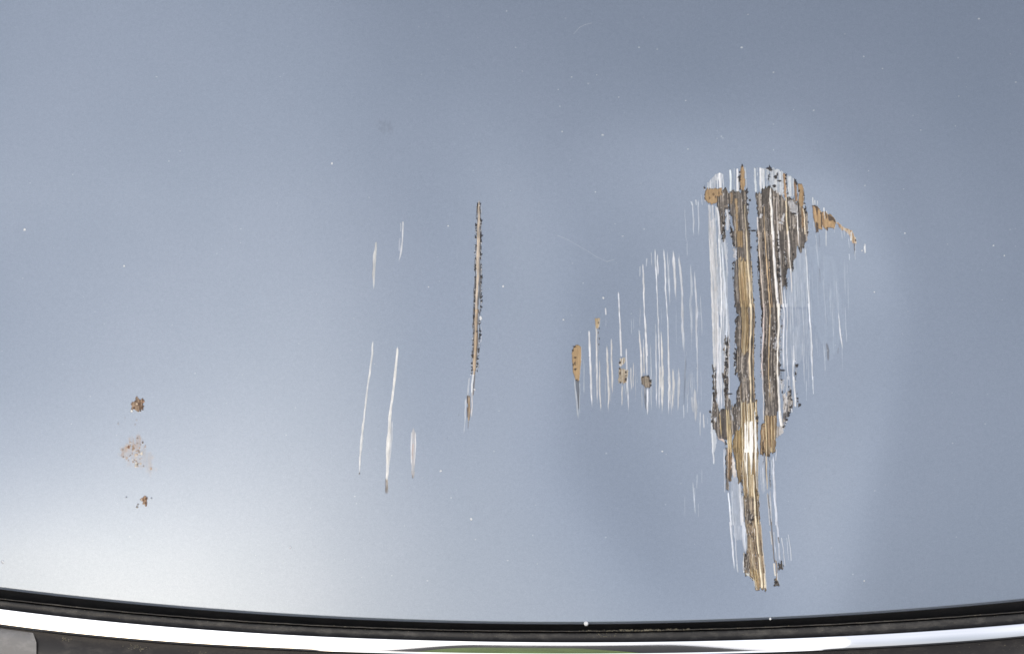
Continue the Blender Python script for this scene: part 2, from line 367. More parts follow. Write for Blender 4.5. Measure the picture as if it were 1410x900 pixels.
# pale islands left standing in the primer
for b_, q in ((A_, '1110,510 1155,495 1215,560 1212,680 1120,625'), (A_, '1028,655 1065,670 1062,745 1030,735'), (A_, '995,740 1065,785 1060,805 1000,765'), (A_, '750,640 788,650 782,705 748,695'), (A_, '940,360 1000,380 1045,420 1040,430 960,400'),
              (B_, '438,188 470,185 482,240 462,345 445,300'), (D_, '405,390 430,400 445,520 420,520 408,460'), (D_, '190,480 225,470 225,530 195,520'), (C_, '925,400 955,395 960,460 950,540 925,520'), (A_, '1180,660 1215,690 1205,700 1170,675')):
    patch(tl(b_, q), (176,176,182), i_pale, -.2, 1.3, (216,216,220), .4, .3, .92)
# tan layer --------------------------------------------------------------
def tan(pts, c=TAN, **kw):
    a = dict(h=-.9, jag=.55, c2=(150,120,84), lines=.3, mott=.1, rim=.35, r=.75); a.update(kw); patch(pts, c, i_tan, **a)
tan(tl(A_, '518,185 532,85 560,68 575,150 582,270 576,365 530,372 518,250'))
tan(tl(A_, '108,350 295,352 302,430 248,450 232,532 160,538 98,500 88,440'), jag=.8)
for x, y, r_ in ((982.5,267.5,1.7),(977,272.5,1.3),(985,271,1.3),(990,266,1.2)): blob(x, y, r_, (120,92,62), i_tan, -.9, .8, 1.4)
tan(tl(A_, '1215,300 1262,288 1290,340 1296,450 1288,565 1262,585 1232,520 1228,400'))
tan(tl(A_, '1260,560 1288,580 1300,820 1270,830'), c=(150,122,90))
tan(tl(A_, '1040,170 1072,165 1078,300 1085,460 1060,470 1050,300'), c=(190,154,116))
tan(tl(A_, '1170,255 1200,262 1218,500 1185,500'), c=(160,128,102))
tan(tl(A_, '400,395 430,395 432,540 405,545'), c=(150,130,104)); tan(tl(A_, '460,470 492,470 500,885 475,885'), c=(176,148,108))
tan(tl(B_, '478,0 552,0 558,140 545,182 490,178'), c=(166,138,96), c2=(120,98,66), lines=.4)
for b_, q in ((A_, '1290,340 1300,400 1298,450 1290,450'), (A_, '1175,225 1200,240 1215,300 1195,310')): patch(tl(b_, q), KK, i_crumb, .5, .6)
# golden scored layer ------------------------------------------------------
def gold(pts, c=GLD, **kw):
    a = dict(h=-1.9, jag=.5, c2=(240,220,180), lines=.42, mott=.14, rim=.12, r=.3, me=.2, score=.5, jy=2.6); a.update(kw); patch(pts, c, i_gold, **a)
gold(tl(B_, '502,325 600,325 612,600 635,881 525,881 508,600'))
gold(tl(C_, '530,0 615,0 625,250 622,560 600,560 560,600 530,600 540,250'), c=(160,136,96), c2=(222,200,156))
gold(tl(D_, '530,285 725,285 735,450 735,881 545,881 532,600'), c=(176,146,100), c2=(246,232,200), lines=.5)
gold(tl(D_, '350,370 375,370 415,560 420,760 425,881 370,881 362,600'), c=(150,126,84)); gold(tl(D_, '430,740 480,640 540,600 548,881 430,881'), c=(150,126,82), c2=(206,180,128), lines=.3)
gold(tl(E_, '370,0 425,0 415,350 388,355 368,300'), c=(140,112,82), c2=(190,160,116))
gold(tl(E_, '440,0 548,0 552,400 540,395 500,365 478,240 450,100'), c=(146,122,82), c2=(186,158,106), lines=.3)
gold(tl(E_, '548,0 742,0 738,300 745,560 762,881 700,881 585,881 565,560'), c=(158,130,88), c2=(240,222,182), lines=.45)
gold(tl(E_, '562,540 690,560 700,881 582,881'), c=(124,110,96), c2=(176,158,132), lines=.3, mott=.35, me=0, r=.6)
gold(tl(F_, '588,0 772,0 792,300 826,600 838,785 800,797 730,795 700,760 690,690 600,610 575,580 560,400 600,360 610,280 600,130'), c=(156,134,106), c2=(210,190,156), lines=.32, mott=.32, me=0, r=.55)
gold(tl(F_, '640,540 740,560 760,785 735,790 705,740 690,680 640,640'), c=(160,130,84), c2=(232,208,158), lines=.45)
gold(tl(D_, '775,575 818,545 818,450 960,450 962,660 948,885 768,885'), c=(160,132,96), c2=(190,160,118), lines=.3)
gold(tl(E_, '820,0 950,0 940,20 900,45 880,30 860,60 830,60'), c=(130,106,78))
dark(tl(F_, '558,370 640,375 628,590 580,580'), mott=.3, h=-1.); dark(tl(E_, '600,760 690,740 695,830 590,850'), jag=1.6, mott=.6)
dark(tl(F_, '610,130 690,130 690,160 610,155'), jag=.9)
dark(tl(E_, '355,0 378,0 385,480 350,490 345,200'), jag=1.); dark(tl(E_, '388,300 425,200 425,300 400,360'), jag=.8)
dark(tl(F_, '990,475 1030,468 1048,540 1020,565 978,548'), jag=1.5); dark(tl(F_, '938,470 968,470 968,510 940,500'), jag=.6); dark(tl(F_, '935,690 960,680 990,725 960,752 938,735'), jag=1.6)
patch(tl(F_, '580,600 640,600 625,640 600,630'), (216,216,206), i_pale, -.2, .5)
patch(tl(D_, '240,720 330,745 335,790 300,760'), (222,200,186), i_pale, -.2, .6); patch(tl(E_, '425,70 445,90 480,310 440,330 420,200'), (200,190,184), i_pale, -.2, .9, (228,220,214), .4, .2)
# grooves ---------------------------------------------------------------
def g(base, s_, c=WHT, **kw):
    warm = c[0]-c[2] > 18
    a = dict(name='groove', r=.27 if warm else .35, me=.05 if warm else 0., grain=.28, h=.5, fade=(.03,.05)); a.update(kw); t = ts(base, s_); f = a['fade']
    a['fade'] = (0 if t[0][1] < base else f[0], 0 if t[-1][1] > base+100 else f[1])
    return streak(t, c, **a)
for s_, c in (('272,158,20 275,345,22', WHT), ('312,170,8 322,365,9', (214,222,230)), ('402,118,20 408,388,24', (224,234,240)), ('446,100,10 450,390,9', (176,190,204)), ('488,105,20 492,390,26', WHT),
              ('583,92,12 590,230,10', (206,214,222)), ('595,235,8 600,365,7', (190,196,204)), ('700,100,12 708,395,14', (222,228,232)), ('768,102,20 775,360,18', WHT), ('805,110,8 820,345,10', (220,224,230)), ('845,140,6 850,330,6', (212,216,222)),
              ('1128,200,14 1132,450,14', (224,230,236)), ('1168,220,10 1172,440,8', (210,216,222)), ('940,120,8 950,370,8', (212,216,220)), ('1005,140,8 1015,410,8', (206,212,218))):
    g(A_, s_, c, alpha=.95, h=.25, label=None)
# left bundle of scored lacquer
for s_, c in (('145,540,10 165,881,12', (206,206,212)), ('185,560,8 200,881,10', (210,210,214)), ('245,575,22 262,700,20 280,881,18', WHT), ('360,600,30 375,700,34 368,860,30', (206,208,214))):
    g(A_, s_, c, alpha=.9, h=.25)
for pth, c in ((((976.5,318,1.6),(979.5,380,2.2),(981.5,440,2.4),(983.5,500,1.8),(984,545,1)), (214,214,216)), (((981,315,1),(984.5,380,1.5),(986,440,1.5),(985,520,1)), (200,200,204)), (((989,318,1.6),(992,360,1.6),(993.5,400,2),(993,450,1.3),(990,500,1),(991,560,1)), (240,242,246)),
               (((993,330,1.5),(997,380,2.6),(1000.5,420,2.6),(1001,450,2.2),(998,500,1.3)), (216,224,236)), (((987,420,1.2),(989,470,1.6),(988,520,2),(990,562,2)), (226,226,232)), (((992.5,470,1.2),(993,520,1.6),(994,560,1.4)), (222,224,230)), (((1003.5,440,1),(1004,500,1.5),(1004,555,1.6)), (210,214,224)), (((981,540,1),(979.5,580,1.2),(982,620,1.6),(983.5,640,1)), (232,236,242))):
    streak(pth, c, name='groove', h=.25, r=.35, alpha=.95, fade=(.08,.1))
# main left channel: bright cream groove with golden companions
CL = '575,-340,8 582,-200,8 590,-60,10 595,0,16 605,150,20 612,350,20 640,700,24 645,881,24'
g(B_, CL, CRM, h=.9); g(C_, '648,0,22 656,120,20 652,300,22 640,500,20 638,700,22 645,885,22', CRM, h=.9)
g(D_, '645,0,20 650,120,20 655,210,14 652,290,20 660,400,24 665,560,24', CRM, h=.9)
for s_ in ('510,330,6 520,600,8 540,881,8', '553,330,7 560,600,8 590,881,8', '575,340,5 585,650,6 605,881,6', '655,340,8 662,600,8 680,881,8'): g(B_, s_, (222,196,146), h=.6, alpha=.9)
for s_ in ('545,0,8 552,250,8 535,540,7', '590,0,6 600,250,6 585,600,6', '690,0,7 690,300,8 680,600,8 685,885,8', '612,100,5 618,380,6 612,500,5'): g(C_, s_, (200,170,122), h=.6, alpha=.9)
g(D_, '530,60,6 532,280,6', (190,160,118), alpha=.8); g(D_, '685,0,8 690,250,8', (190,160,118), alpha=.9)
for s_, c in (('538,292,14 545,560,12 552,881,12', (240,226,190)), ('572,300,7 590,560,14 590,881,22', (244,232,204)), ('600,300,12 615,500,12 622,881,16', (248,240,220)), ('628,300,7 635,500,8 640,881,10', (240,228,196)), ('690,400,10 705,560,22 712,881,26', (240,238,236)), ('655,520,30 655,881,32', (248,246,240)), ('585,560,24 590,881,26', (246,240,230))): g(D_, s_, c, h=.9)  # cream grooves; the white ones carry the core's shine as colour
for s_, c in (('555,0,12 560,300,10 575,560,8', CRM), ('598,0,22 605,250,14 620,560,8', (250,246,236)), ('590,0,10 592,300,8 600,480,6', (240,228,200)), ('655,0,30 658,150,22 660,300,10', (250,248,240)), ('630,0,9 632,300,8 640,560,6', (236,220,180)), ('712,0,20 712,250,14 722,480,8', (242,236,226)), ('735,100,7 738,400,8 742,540,7', (214,216,224)), ('680,280,18 688,450,22 700,650,22 715,881,22', (250,232,196)), ('730,600,8 755,881,8', (216,206,196))): g(E_, s_, c, h=.9)  # core shine goes on, white painted among the cream grooves
g(F_, '715,0,26 740,280,24 750,385,22', (250,232,194), h=.9); g(F_, '748,405,18 768,560,24 780,700,26 785,795,22', (250,236,204), h=.9); g(F_, '812,600,12 822,700,16 822,790,16', (250,238,208), h=.9)
g(F_, '770,0,7 795,300,9 825,600,9 838,790,5', (222,214,206), h=.4); g(F_, '695,60,9 700,160,6', (230,226,220)); g(F_, '625,350,8 640,480,6', (208,190,160)); g(F_, '690,560,8 720,700,7', (220,196,146)); g(F_, '720,340,9 728,560,8', (216,200,186), broken=.4); g(F_, '560,470,12 570,600,10', (216,218,222))
for s_, c in (('705,150,10 715,230,10 735,380,7', KK), ('765,200,9 790,395,12', (84,70,58)), ('795,540,8 808,790,8', (90,72,56))): g(F_, s_, c, h=-.8)
for s_ in ('578,540,10 582,640,22 584,885,24', '606,520,6 610,640,12 612,885,14', '640,540,12 645,640,26 650,885,30', '672,520,8 676,640,14 674,885,16', '700,500,8 706,620,22 712,885,26'): g(D_, s_, (255,253,248), h=.7, me=0., grain=.1)  # painted glints: plain white streaks over the shining core of the channel
for s_ in ('572,0,14 576,160,10 580,330,5', '600,0,22 604,200,16 608,330,8', '640,0,20 645,120,14 650,240,6', '662,0,24 664,140,16 668,260,8', '708,0,20 710,160,14 712,300,7'): g(E_, s_, (254,251,242), h=.7, me=0., grain=.1, fade=(.03,.3))  # same white glint colour carried further down, tapering off
for s_ in ('592,60,9 604,200,8 606,330,7', '568,350,7 560,480,8 572,590,7', '600,610,7 690,690,8 702,760,7 730,800,6', '838,700,6 840,795,6'): g(F_, s_, (222,220,216), h=.4)
for s_ in ('650,150,7 655,330,8', '664,420,7 668,600,9 690,700,7', '730,560,10 742,700,10'): g(F_, s_, (238,222,186), h=.7, broken=.3)
# left foot of the gouge
for s_, c in (('272,430,9 285,560,12 295,700,14', (206,180,126)), ('355,375,9 368,600,18 378,740,20 385,881,14', (228,206,156)), ('398,560,9 410,700,14 412,881,10', (214,190,140)), ('480,640,12 484,760,14 478,881,8', (212,186,136)), ('515,610,10 520,881,12', (206,178,126))): g(D_, s_, c, h=.7)
for s_, c in (('380,0,12 384,200,9 380,350,6', (216,180,140)), ('405,0,14 402,90,8', (200,172,124)), ('525,0,10 528,120,6', (196,168,120)), ('328,0,10 330,250,12 338,530,6', (208,214,226)), ('376,500,16 395,700,18 412,881,18', (224,230,240)), ('425,480,8 440,881,9', (196,206,220)), ('512,380,16 530,600,26 548,881,34', (222,226,236)), ('552,540,12 562,881,10', (222,214,206)), ('187,0,14 200,100,16 202,170,6', (218,224,234))): g(E_, s_, c, h=.3, fade=(.06,.12))
for s_, c in (('400,0,18 420,200,18 442,450,18 452,578,8', (226,230,240)), ('448,0,10 470,300,14 492,605,10', (204,210,224)), ('560,0,34 570,200,40 590,360,14', (206,213,226)), ('480,495,14 495,600,8', (206,212,220))): g(F_, s_, c, h=.2, fade=(.02,.2), alpha=.9)
# right channel
g(A_, '893,335,10 890,480,26 902,600,30 912,881,34', (250,246,240), h=.9); g(B_, '920,0,34 932,300,32 955,600,32 985,885,36', (248,244,242), h=.9); g(C_, '985,0,36 990,200,28 985,400,24 975,600,18 978,885,24', (248,240,228), h=.9); g(D_, '980,0,24 990,200,24 998,380,28 1010,480,36 1025,600,30', (248,244,240), h=.9)
g(A_, '1078,450,14 1082,600,18 1100,881,22', CRM, h=.9); g(B_, '1102,0,20 1115,200,20 1128,360,16 1145,560,8 1150,740,5', (248,240,232), h=.8)
g(A_, '1212,660,12 1225,881,20', (246,240,234)); g(B_, '1230,0,14 1238,180,10', (236,230,226)); g(A_, '1288,590,12 1305,700,18 1310,881,18', (246,226,196)); g(A_, '735,690,14 738,885,16', (236,226,222))
g(B_, '742,0,14 755,200,16 770,400,16 790,700,16 805,881,18', (230,212,196), h=.7); g(C_, '812,0,24 810,200,20 800,450,16 785,700,14 795,885,16', (228,208,200), h=.7); g(D_, '795,0,12 805,200,10 808,520,8', (216,208,204), h=.5)
g(A_, '812,560,8 818,885,12', (196,170,136)); g(B_, '820,0,12 840,300,14 860,600,14 885,881,14', (226,194,148), h=.7); g(C_, '885,0,16 885,200,14 870,500,12 868,885,10', (224,194,148), h=.7); g(D_, '875,20,12 882,240,12', (206,180,136))
g(B_, '870,320,8 885,600,9 912,881,9', (196,160,118)); g(A_, '968,450,8 965,640,10 975,881,12', (222,212,208)); g(B_, '985,0,14 1000,300,14 1012,560,14 1040,881,16', (238,234,234), h=.6)
g(B_, '1058,690,8 1075,881,14', (224,226,232), h=.3); g(C_, '1050,0,12 1058,150,12 1042,600,12 1050,780,10', (226,228,236), h=.3); g(C_, '1088,0,10 1095,200,10 1085,500,12 1095,780,8 1110,885,8', (218,222,232), h=.3); g(D_, '1095,0,12 1092,180,10', (220,224,232), h=.3)
g(D_, '1120,0,10 1128,130,8', (206,212,224), h=.3, alpha=.7); g(D_, '1060,190,14 1075,300,18 1068,420,12', (214,208,206)); g(D_, '1140,320,10 1150,420,10', (220,224,230))
g(C_, '1172,480,6 1172,640,14 1165,760,12 1165,885,14', (226,230,238), h=.3); g(D_, '1172,0,14 1182,180,18 1195,355,22', (236,236,238), h=.4)
for s_, c in (('800,590,14 802,760,14', (226,202,164)), ('828,450,10 835,560,14 842,885,18', (236,212,164)), ('905,450,12 905,600,22 912,885,12', (206,180,132)), ('942,480,12 940,760,12', (234,216,180))): g(D_, s_, c, h=.8)
for s_, c in (('838,0,12 842,250,12 852,490,9', (226,204,168)), ('800,200,12 805,400,8', (206,212,222)), ('925,60,14 930,300,22 940,500,24 965,885,26', (214,220,234)), ('905,100,8 905,300,8', (196,204,216)), ('885,480,9 905,885,9', (206,208,214)), ('850,500,7 880,881,7', (212,206,200)), ('960,0,10 955,130,6', (200,206,216))): g(E_, s_, c, h=.3, fade=(.08,.1))
for s_, c in (('822,0,9 830,250,9 842,420,7', (96,80,62)), ('862,520,9 880,700,12 898,881,9', (86,74,64)), ('870,40,6 878,300,8 885,450,6', (84,78,74))): g(E_, s_, c, h=-.6, broken=.3)
for s_, c in (('900,0,9 915,200,12 935,470,9', (106,90,72)), ('930,100,9 960,460,10', (196,202,214)), ('885,90,8 905,260,7', (214,206,190)), ('965,0,22 985,150,20 1000,450,16', (200,206,220)), ('1020,170,8 1045,300,8 1065,520,8', (218,222,230)), ('930,480,14 945,640,14', (240,232,216)), ('965,480,12 962,700,12', (150,126,96)), ('975,600,7 978,700,6', (212,216,222)), ('985,165,14 995,240,10', (74,76,80)), ('1088,170,7 1112,450,7', (196,206,222)), ('1105,130,7 1130,300,10 1142,460,8', (210,218,232))): g(F_, s_, c, h=.2)
g(B_, '1308,170,10 1330,400,12 1340,600,9 1358,881,16', (226,230,236), h=.3, fade=(.1,.02)); g(C_, '1352,0,16 1370,200,14 1390,480,14 1400,885,9', (226,230,238), h=.3, fade=(.02,.05)); g(D_, '1402,0,9 1408,200,6', (216,222,232), h=.2)
g(D_, '1325,40,5 1322,280,6', (178,192,212), h=.1, alpha=.5)
g(B_, '1330,150,5 1310,300,5', (90,86,84), h=.1, alpha=.6)
for s_ in ('30,80,5 55,380,5', '20,0,6 20,400,5'): g(C_, s_, (168,180,200), h=.1, alpha=.5)
# scratches on the right flank (coarser reading)
def q(ox, oy, k, s_, c=(206,214,226), **kw):
    a = dict(name='scratch', r=.35, h=.2, fade=(.15,.2), thin=.86, grain=.2); a.update(kw); return streak(ts(oy, s_, ox, k), c, **a)
def qr(s_, c=(206,214,226), **kw): return q(1080, 340, 4.5, s_, c, **kw)
for s_, al_ in (('195,0,5 215,130,5', .5), ('100,160,6 125,590,7', .4), ('240,180,8 262,520,8', .25), ('375,360,7 388,600,7', .3), ('298,330,8 305,560,8', .3), ('45,330,8 60,520,10', .35), ('160,500,8 165,720,12', .5), ('245,600,4 256,775,6', .5), ('135,820,6 137,900,6', .4), ('400,40,6 405,85,5', .6), ('437,20,6 440,82,5', .6), ('320,200,8 330,400,6', .25)): qr(s_, alpha=al_)
qr('335,400,5 345,530,8 362,632,7', WHT); qr('500,0,10 502,38,8', (222,226,232))
qr('215,130,7 224,225,6', (106,112,124), alpha=.7); qr('262,590,12 272,640,18 270,710,12', (96,100,110), alpha=.75, label='dark smear among the pale scratches right of the gouge'); qr('334,620,6 332,665,5', (110,112,122), alpha=.7)
# torn triangle on the right
def tr(s_): return tl(250, s_, 1090, 9.)
i_tri = new_id('paint_chip', 'tan chipped triangle of bare filler right of the gouge')
patch(tr('255,300 300,300 350,340 360,380 400,370 430,370 450,400 500,430 540,480 550,520 530,590 480,560 440,590 400,560 380,600 340,590 305,625 285,500 265,380'), (190,154,106), i_tri, -.9, .7, (150,116,80), .3, .12, rim=.5)
patch(tr('550,500 600,520 640,560 700,590 740,610 800,700 812,770 760,770 730,680 690,640 600,580'), (206,184,154), i_tri, -.4, .9, (170,132,92), .4, .15)
for s_ in ('275,295 310,300 350,340 355,350 320,330 300,330', '350,375 380,380 385,520 380,600 360,560 365,440', '450,405 490,425 540,470 545,520 510,480 470,495 450,450', '300,310 320,320 322,420 305,380', '300,500 330,520 335,620 300,630', '430,570 460,570 455,610 435,610', '410,380 430,380 440,460 425,460', '785,700 805,720 800,740 780,730', '770,770 785,770 785,860 775,860'):
    patch(tr(s_), (92,74,60), i_tri, -.5, .5)
def qt(s_, c=WHT, **kw): return q(1090, 250, 9., s_, c, **kw)
for s_ in ('262,190,14 268,295,16', '290,225,12 292,295,12', '318,235,12 320,295,12', '398,315,16 402,400,10 410,480,6', '430,360,8 440,400,6', '425,590,12 430,810,8', '735,620,22 738,740,20', '905,795,22 910,890,16'): qt(s_, (232,236,238), fade=(.1,.15))
for s_ in ('610,560,8 628,720,8', '645,560,14 655,690,8', '690,600,14 700,670,10', '790,770,8 795,890,6', '300,640,7 318,890,6', '275,480,12 280,620,8', '530,560,8 532,640,6', '710,700,8 715,830,6', '385,540,10 392,600,7'): qt(s_, (214,220,228), alpha=.6)
qt('338,640,12 345,830,8', (112,118,130), alpha=.7); qt('775,770,10 776,885,8', (110,112,122), alpha=.8)
for pth in (((983,247,1),(982,262,1)),): pass
# above left of the gouge
def qu(s_, c=(206,214,226), **kw): return q(920, 210, 4.5, s_, c, **kw)
for s_, al_ in (('150,295,6 158,420,10 158,520,6', .8), ('185,290,10 190,400,7 190,520,5', .8), ('172,290,10 175,330,8', .9), ('103,340,4 113,560,6', .5), ('205,255,6 212,330,5', .5), ('140,300,10 150,330,8', .8), ('118,540,4 120,640,4', .3), ('60,640,8 75,720,12 90,900,12', .75), ('30,600,10 38,720,12 45,900,8', .75), ('140,690,7 150,900,9', .5), ('165,730,6 172,900,7', .5), ('4,640,6 8,900,8', .5)): qu(s_, alpha=al_)
for s_, al_ in (('224,515,7 226,560,9 222,640,6', .5), ('190,570,6 200,700,11 210,835,9', .75), ('130,680,5 130,850,5', .35), ('232,740,5 236,855,5', .45), ('262,480,8 262,600,7', .3), ('205,620,5 208,700,6', .4)): q(920, 560, 5.625, s_, alpha=al_)
i_fs = new_id('fine_scuffing', 'faint hairline scuffing between the longer light scratches', 'stuff')
# comb of light scratches left of the gouge
def qa(s_, c=(212,216,224), **kw): return q(760, 330, 5.625, s_, c, **kw)
def qb(s_, c=(212,216,224), **kw): return q(760, 460, 5.625, s_, c, **kw)
CC = (222,216,208)
qa('515,400,8 523,560,11 532,760,13 540,905,14', WHT, fade=(.05,.02)); qb('532,0,13 535,175,12', WHT, fade=(.02,.1))
qa('703,182,9 710,350,14 716,560,8 722,650,16 738,905,12', WHT, fade=(.05,.02)); qb('725,0,12 735,200,14 738,325,8', WHT, fade=(.02,.1))
qa('797,65,9 800,180,12 812,350,8 822,600,8 832,905,7', (232,234,240), fade=(.05,.02)); qa('770,90,6 775,210,8', alpha=.6); qa('816,105,8 820,250,14 818,290,8', (224,226,232), alpha=.9); qa('735,140,12 732,210,10', alpha=.5); qa('684,200,8 680,290,8', alpha=.6)
qa('866,68,9 875,200,14 880,380,11 895,600,8 902,905,10', (230,232,238), fade=(.05,.02)); qa('892,80,6 898,230,9 915,520,6', alpha=.7); qa('940,80,12 945,180,24 955,330,14 962,480,5', (222,222,226), alpha=.9)
qa('985,100,5 990,200,20 1008,400,16 1012,700,22 1022,880,18', (206,208,214), alpha=.85); qa('1070,200,6 1082,330,22 1072,500,16 1085,800,10', (196,202,212), alpha=.5); qa('1104,240,8 1112,400,14 1125,560,16 1118,740,10 1125,900,8', (212,214,222), alpha=.85)
qa('1148,420,7 1158,600,6 1165,740,5', alpha=.5); qa('288,700,14 290,800,11 292,905,13', WHT, fade=(.1,.02)); qa('343,620,14 345,760,10 346,905,12', (206,200,192), fade=(.05,.02)); qa('413,525,9 418,585,10', WHT); qa('418,590,4 420,680,4', alpha=.3); qa('460,760,8 460,905,9', (224,226,232)); qa('424,830,7 426,905,8', alpha=.9); qa('577,840,9 578,905,9', alpha=.9)
qa('674,690,7 682,780,10 690,905,12', (226,228,234), fade=(.1,.02)); qa('708,760,5 712,905,8', alpha=.8); qa('1045,20,4 1046,140,4', alpha=.3); qa('1040,860,4 1042,900,5', alpha=.3); qa('800,640,5 806,905,6', alpha=.7); qa('845,700,6 850,905,7', (224,226,232))
qa('360,660,9 362,760,12 358,900,8', (150,156,168), alpha=.7)
for s_, c, al_ in (('290,0,13 297,200,16 303,430,14 310,580,8', (236,234,236), 1), ('345,0,12 348,330,12 352,550,7', (222,218,216), .9), ('366,190,8 370,400,13 378,605,7', CC, .9), ('425,75,9 432,280,18 440,460,14 436,610,6', CC, .9), ('460,30,9 465,300,14 470,465,14', CC, .9),
                   ('545,390,10 542,560,7', CC, .9), ('577,110,10 580,300,12 590,500,10 592,615,5', (222,222,226), .9), ('610,250,9 617,435,10', CC, .8), ('630,210,5 630,420,9', CC, .7), ('676,0,8 690,160,14 695,385,16', (232,228,226), 1), ('712,90,8 712,320,12', CC, .8), ('765,60,5 768,300,8 768,600,9', (206,212,220), .7),
                   ('740,410,12 742,520,14 740,630,8', WHT, 1), ('806,0,9 808,300,11 812,585,8', (220,222,228), .85), ('830,0,8 832,600,9', (226,226,230), .9), ('846,0,10 858,300,18 856,420,22 852,625,7', (228,224,218), .95), ('838,240,10 842,400,22 842,430,8', CC, .7),
                   ('900,0,9 905,250,12 908,400,18 903,635,7', (226,224,224), .95), ('935,260,9 945,380,20 930,590,7', CC, .85), ('980,250,6 985,380,18 975,600,9', (214,214,216), .85), ('1020,0,24 1018,110,14', (184,194,208), .6), ('1050,460,7 1050,620,8', (200,206,216), .5), ('1022,540,9 1022,655,8', (196,204,216), .7),
                   ('1127,0,8 1127,480,9', (212,216,224), .75), ('1105,420,24 1112,560,30 1112,680,14', (204,202,200), .6), ('1085,480,16 1095,610,16', (196,198,202), .5), ('1150,590,10 1148,800,7', (208,212,218), .7), ('1175,610,10 1178,730,12', (216,216,218), .8), ('1205,640,6 1206,700,6', (200,206,214), .4), ('246,190,4 250,400,12 248,470,7', (188,198,208), .6), ('660,320,5 662,380,5', (200,206,214), .5)):
    qb(s_, c, alpha=al_)
qb('1036,170,9 1030,330,14 1022,560,8', (96,108,124), alpha=.7)
qb('720,395,18 722,480,20 730,600,9', (84,88,96), alpha=.8)
for _ in range(62):       # fine scuffing between the longer scratches
    x = random.uniform(812, 972); top = np.interp(x, [812,850,880,900,950,972], [490,470,410,380,400,430]); bot = np.interp(x, [812,880,930,972], [556,566,574,590])
    y = random.uniform(top, bot-20) if random.random() < .45 else random.uniform(500, 530); ln_ = random.uniform(14, 60); y2 = min(y+ln_, bot)
    streak([(x, y, random.uniform(.4,1.0)), (x+random.uniform(-.6,1.4), y2, random.uniform(.4,1.2))], random.choice([(214,214,216),(202,208,218),(226,220,212),(196,204,214)]), i_fs, random.uniform(.22,.6), .1, name='scratch', fade=(.3,.3))
for _ in range(34):
    x = random.uniform(1112, 1168); y = random.uniform(340, 470); streak([(x, y, .7), (x+random.uniform(0,2.5), y+random.uniform(20,70), .8)], random.choice([(196,206,220),(206,212,222),(180,190,206)]), i_fs, random.uniform(.15,.4), .1, name='scratch', fade=(.35,.35))
for _ in range(40):
    x = random.uniform(1080, 1114); y = random.uniform(360, 480); streak([(x, y, .7), (x+random.uniform(0,2.5), y+random.uniform(20,90), .9)], random.choice([(206,212,222),(214,218,226)]), i_fs, random.uniform(.2,.5), .1, name='scratch', fade=(.3,.3))
# the small filler chips of the comb
i_ch = new_id('paint_chip', 'upright tan chip left of the comb of light scratches')
T6 = lambda s_: tl(460, s_, 760, 5.625)
patch(T6('155,140 165,110 182,82 215,85 226,105 226,200 216,285 212,350 200,372 185,360 165,300 158,240'), (186,152,104), i_ch, -.8, .35, None, 0, .07, rim=.3)
for x, y, a_, b_ in ((791,477,2.2,1),(788.5,482,1,1.6),(792,492,1.6,.8),(791.5,500,.8,2.4),(792,508,1.4,1.2),(789,502,.8,1.4),(794,523,1.2,1)): blob(x, y, 1.1, (70,58,46), i_ch, .3, a_, b_)
streak(ts(460, '195,355,28 200,430,30 205,500,18 206,590,8', 760, 5.625), (88,90,96), i_ch, .9, .1, fade=(.02,.1)); streak(ts(460, '170,330,8 185,480,12 205,660,14', 760, 5.625), (196,202,210), alpha=.8); streak(ts(460, '214,360,6 214,640,5', 760, 5.625), (196,204,214), alpha=.6)
i_c2 = new_id('paint_chip', 'small mottled brown chip in the comb of light scratches')
patch(T6('520,260 585,275 582,375 520,380'), (186,172,150), i_c2, -.5, 1., (140,116,86), .4, .3)
patch(T6('530,180 565,180 560,220 540,250 520,250 518,210'), (206,200,190), i_c2, -.3, .8, (160,140,110), .3, .3)
for x, y, r_ in ((853.5,499,1.8),(853,507,1.3),(853.5,514,1.5),(861.5,512,1.5),(861.5,522,1.8),(854,526,1.2),(862,517,1.0)): blob(x, y, r_, (70,58,50), i_c2, .5, .8, 1.3)
i_c3 = new_id('paint_chip', 'small dark chip at the foot of the longest light scratch')
patch(T6('695,325 740,315 760,345 778,380 765,415 720,410 700,390'), (156,142,122), i_c3, -.5, .9, (104,90,78), .4, .3, rim=.5)
for x, y, r_ in ((892,518,1.6),(895.5,524,1.9),(896,530,1.4),(885,519,1.2)): blob(x, y, r_, (58,54,56), i_c3, .5)
i_c4 = new_id('paint_chip', 'tiny tan chip near the top of the comb')
patch(tl(330, '330,610 372,605 370,670 355,690 340,680', 760, 5.625), (190,162,116), i_c4, -.5, .5, (226,216,200), .3, .1)
for x, y in ((824,444),(825,452),(823.5,458),(825,466),(824.5,474)): blob(x, y, .9, (76,72,74), i_c4, .4, .7, 1.6)
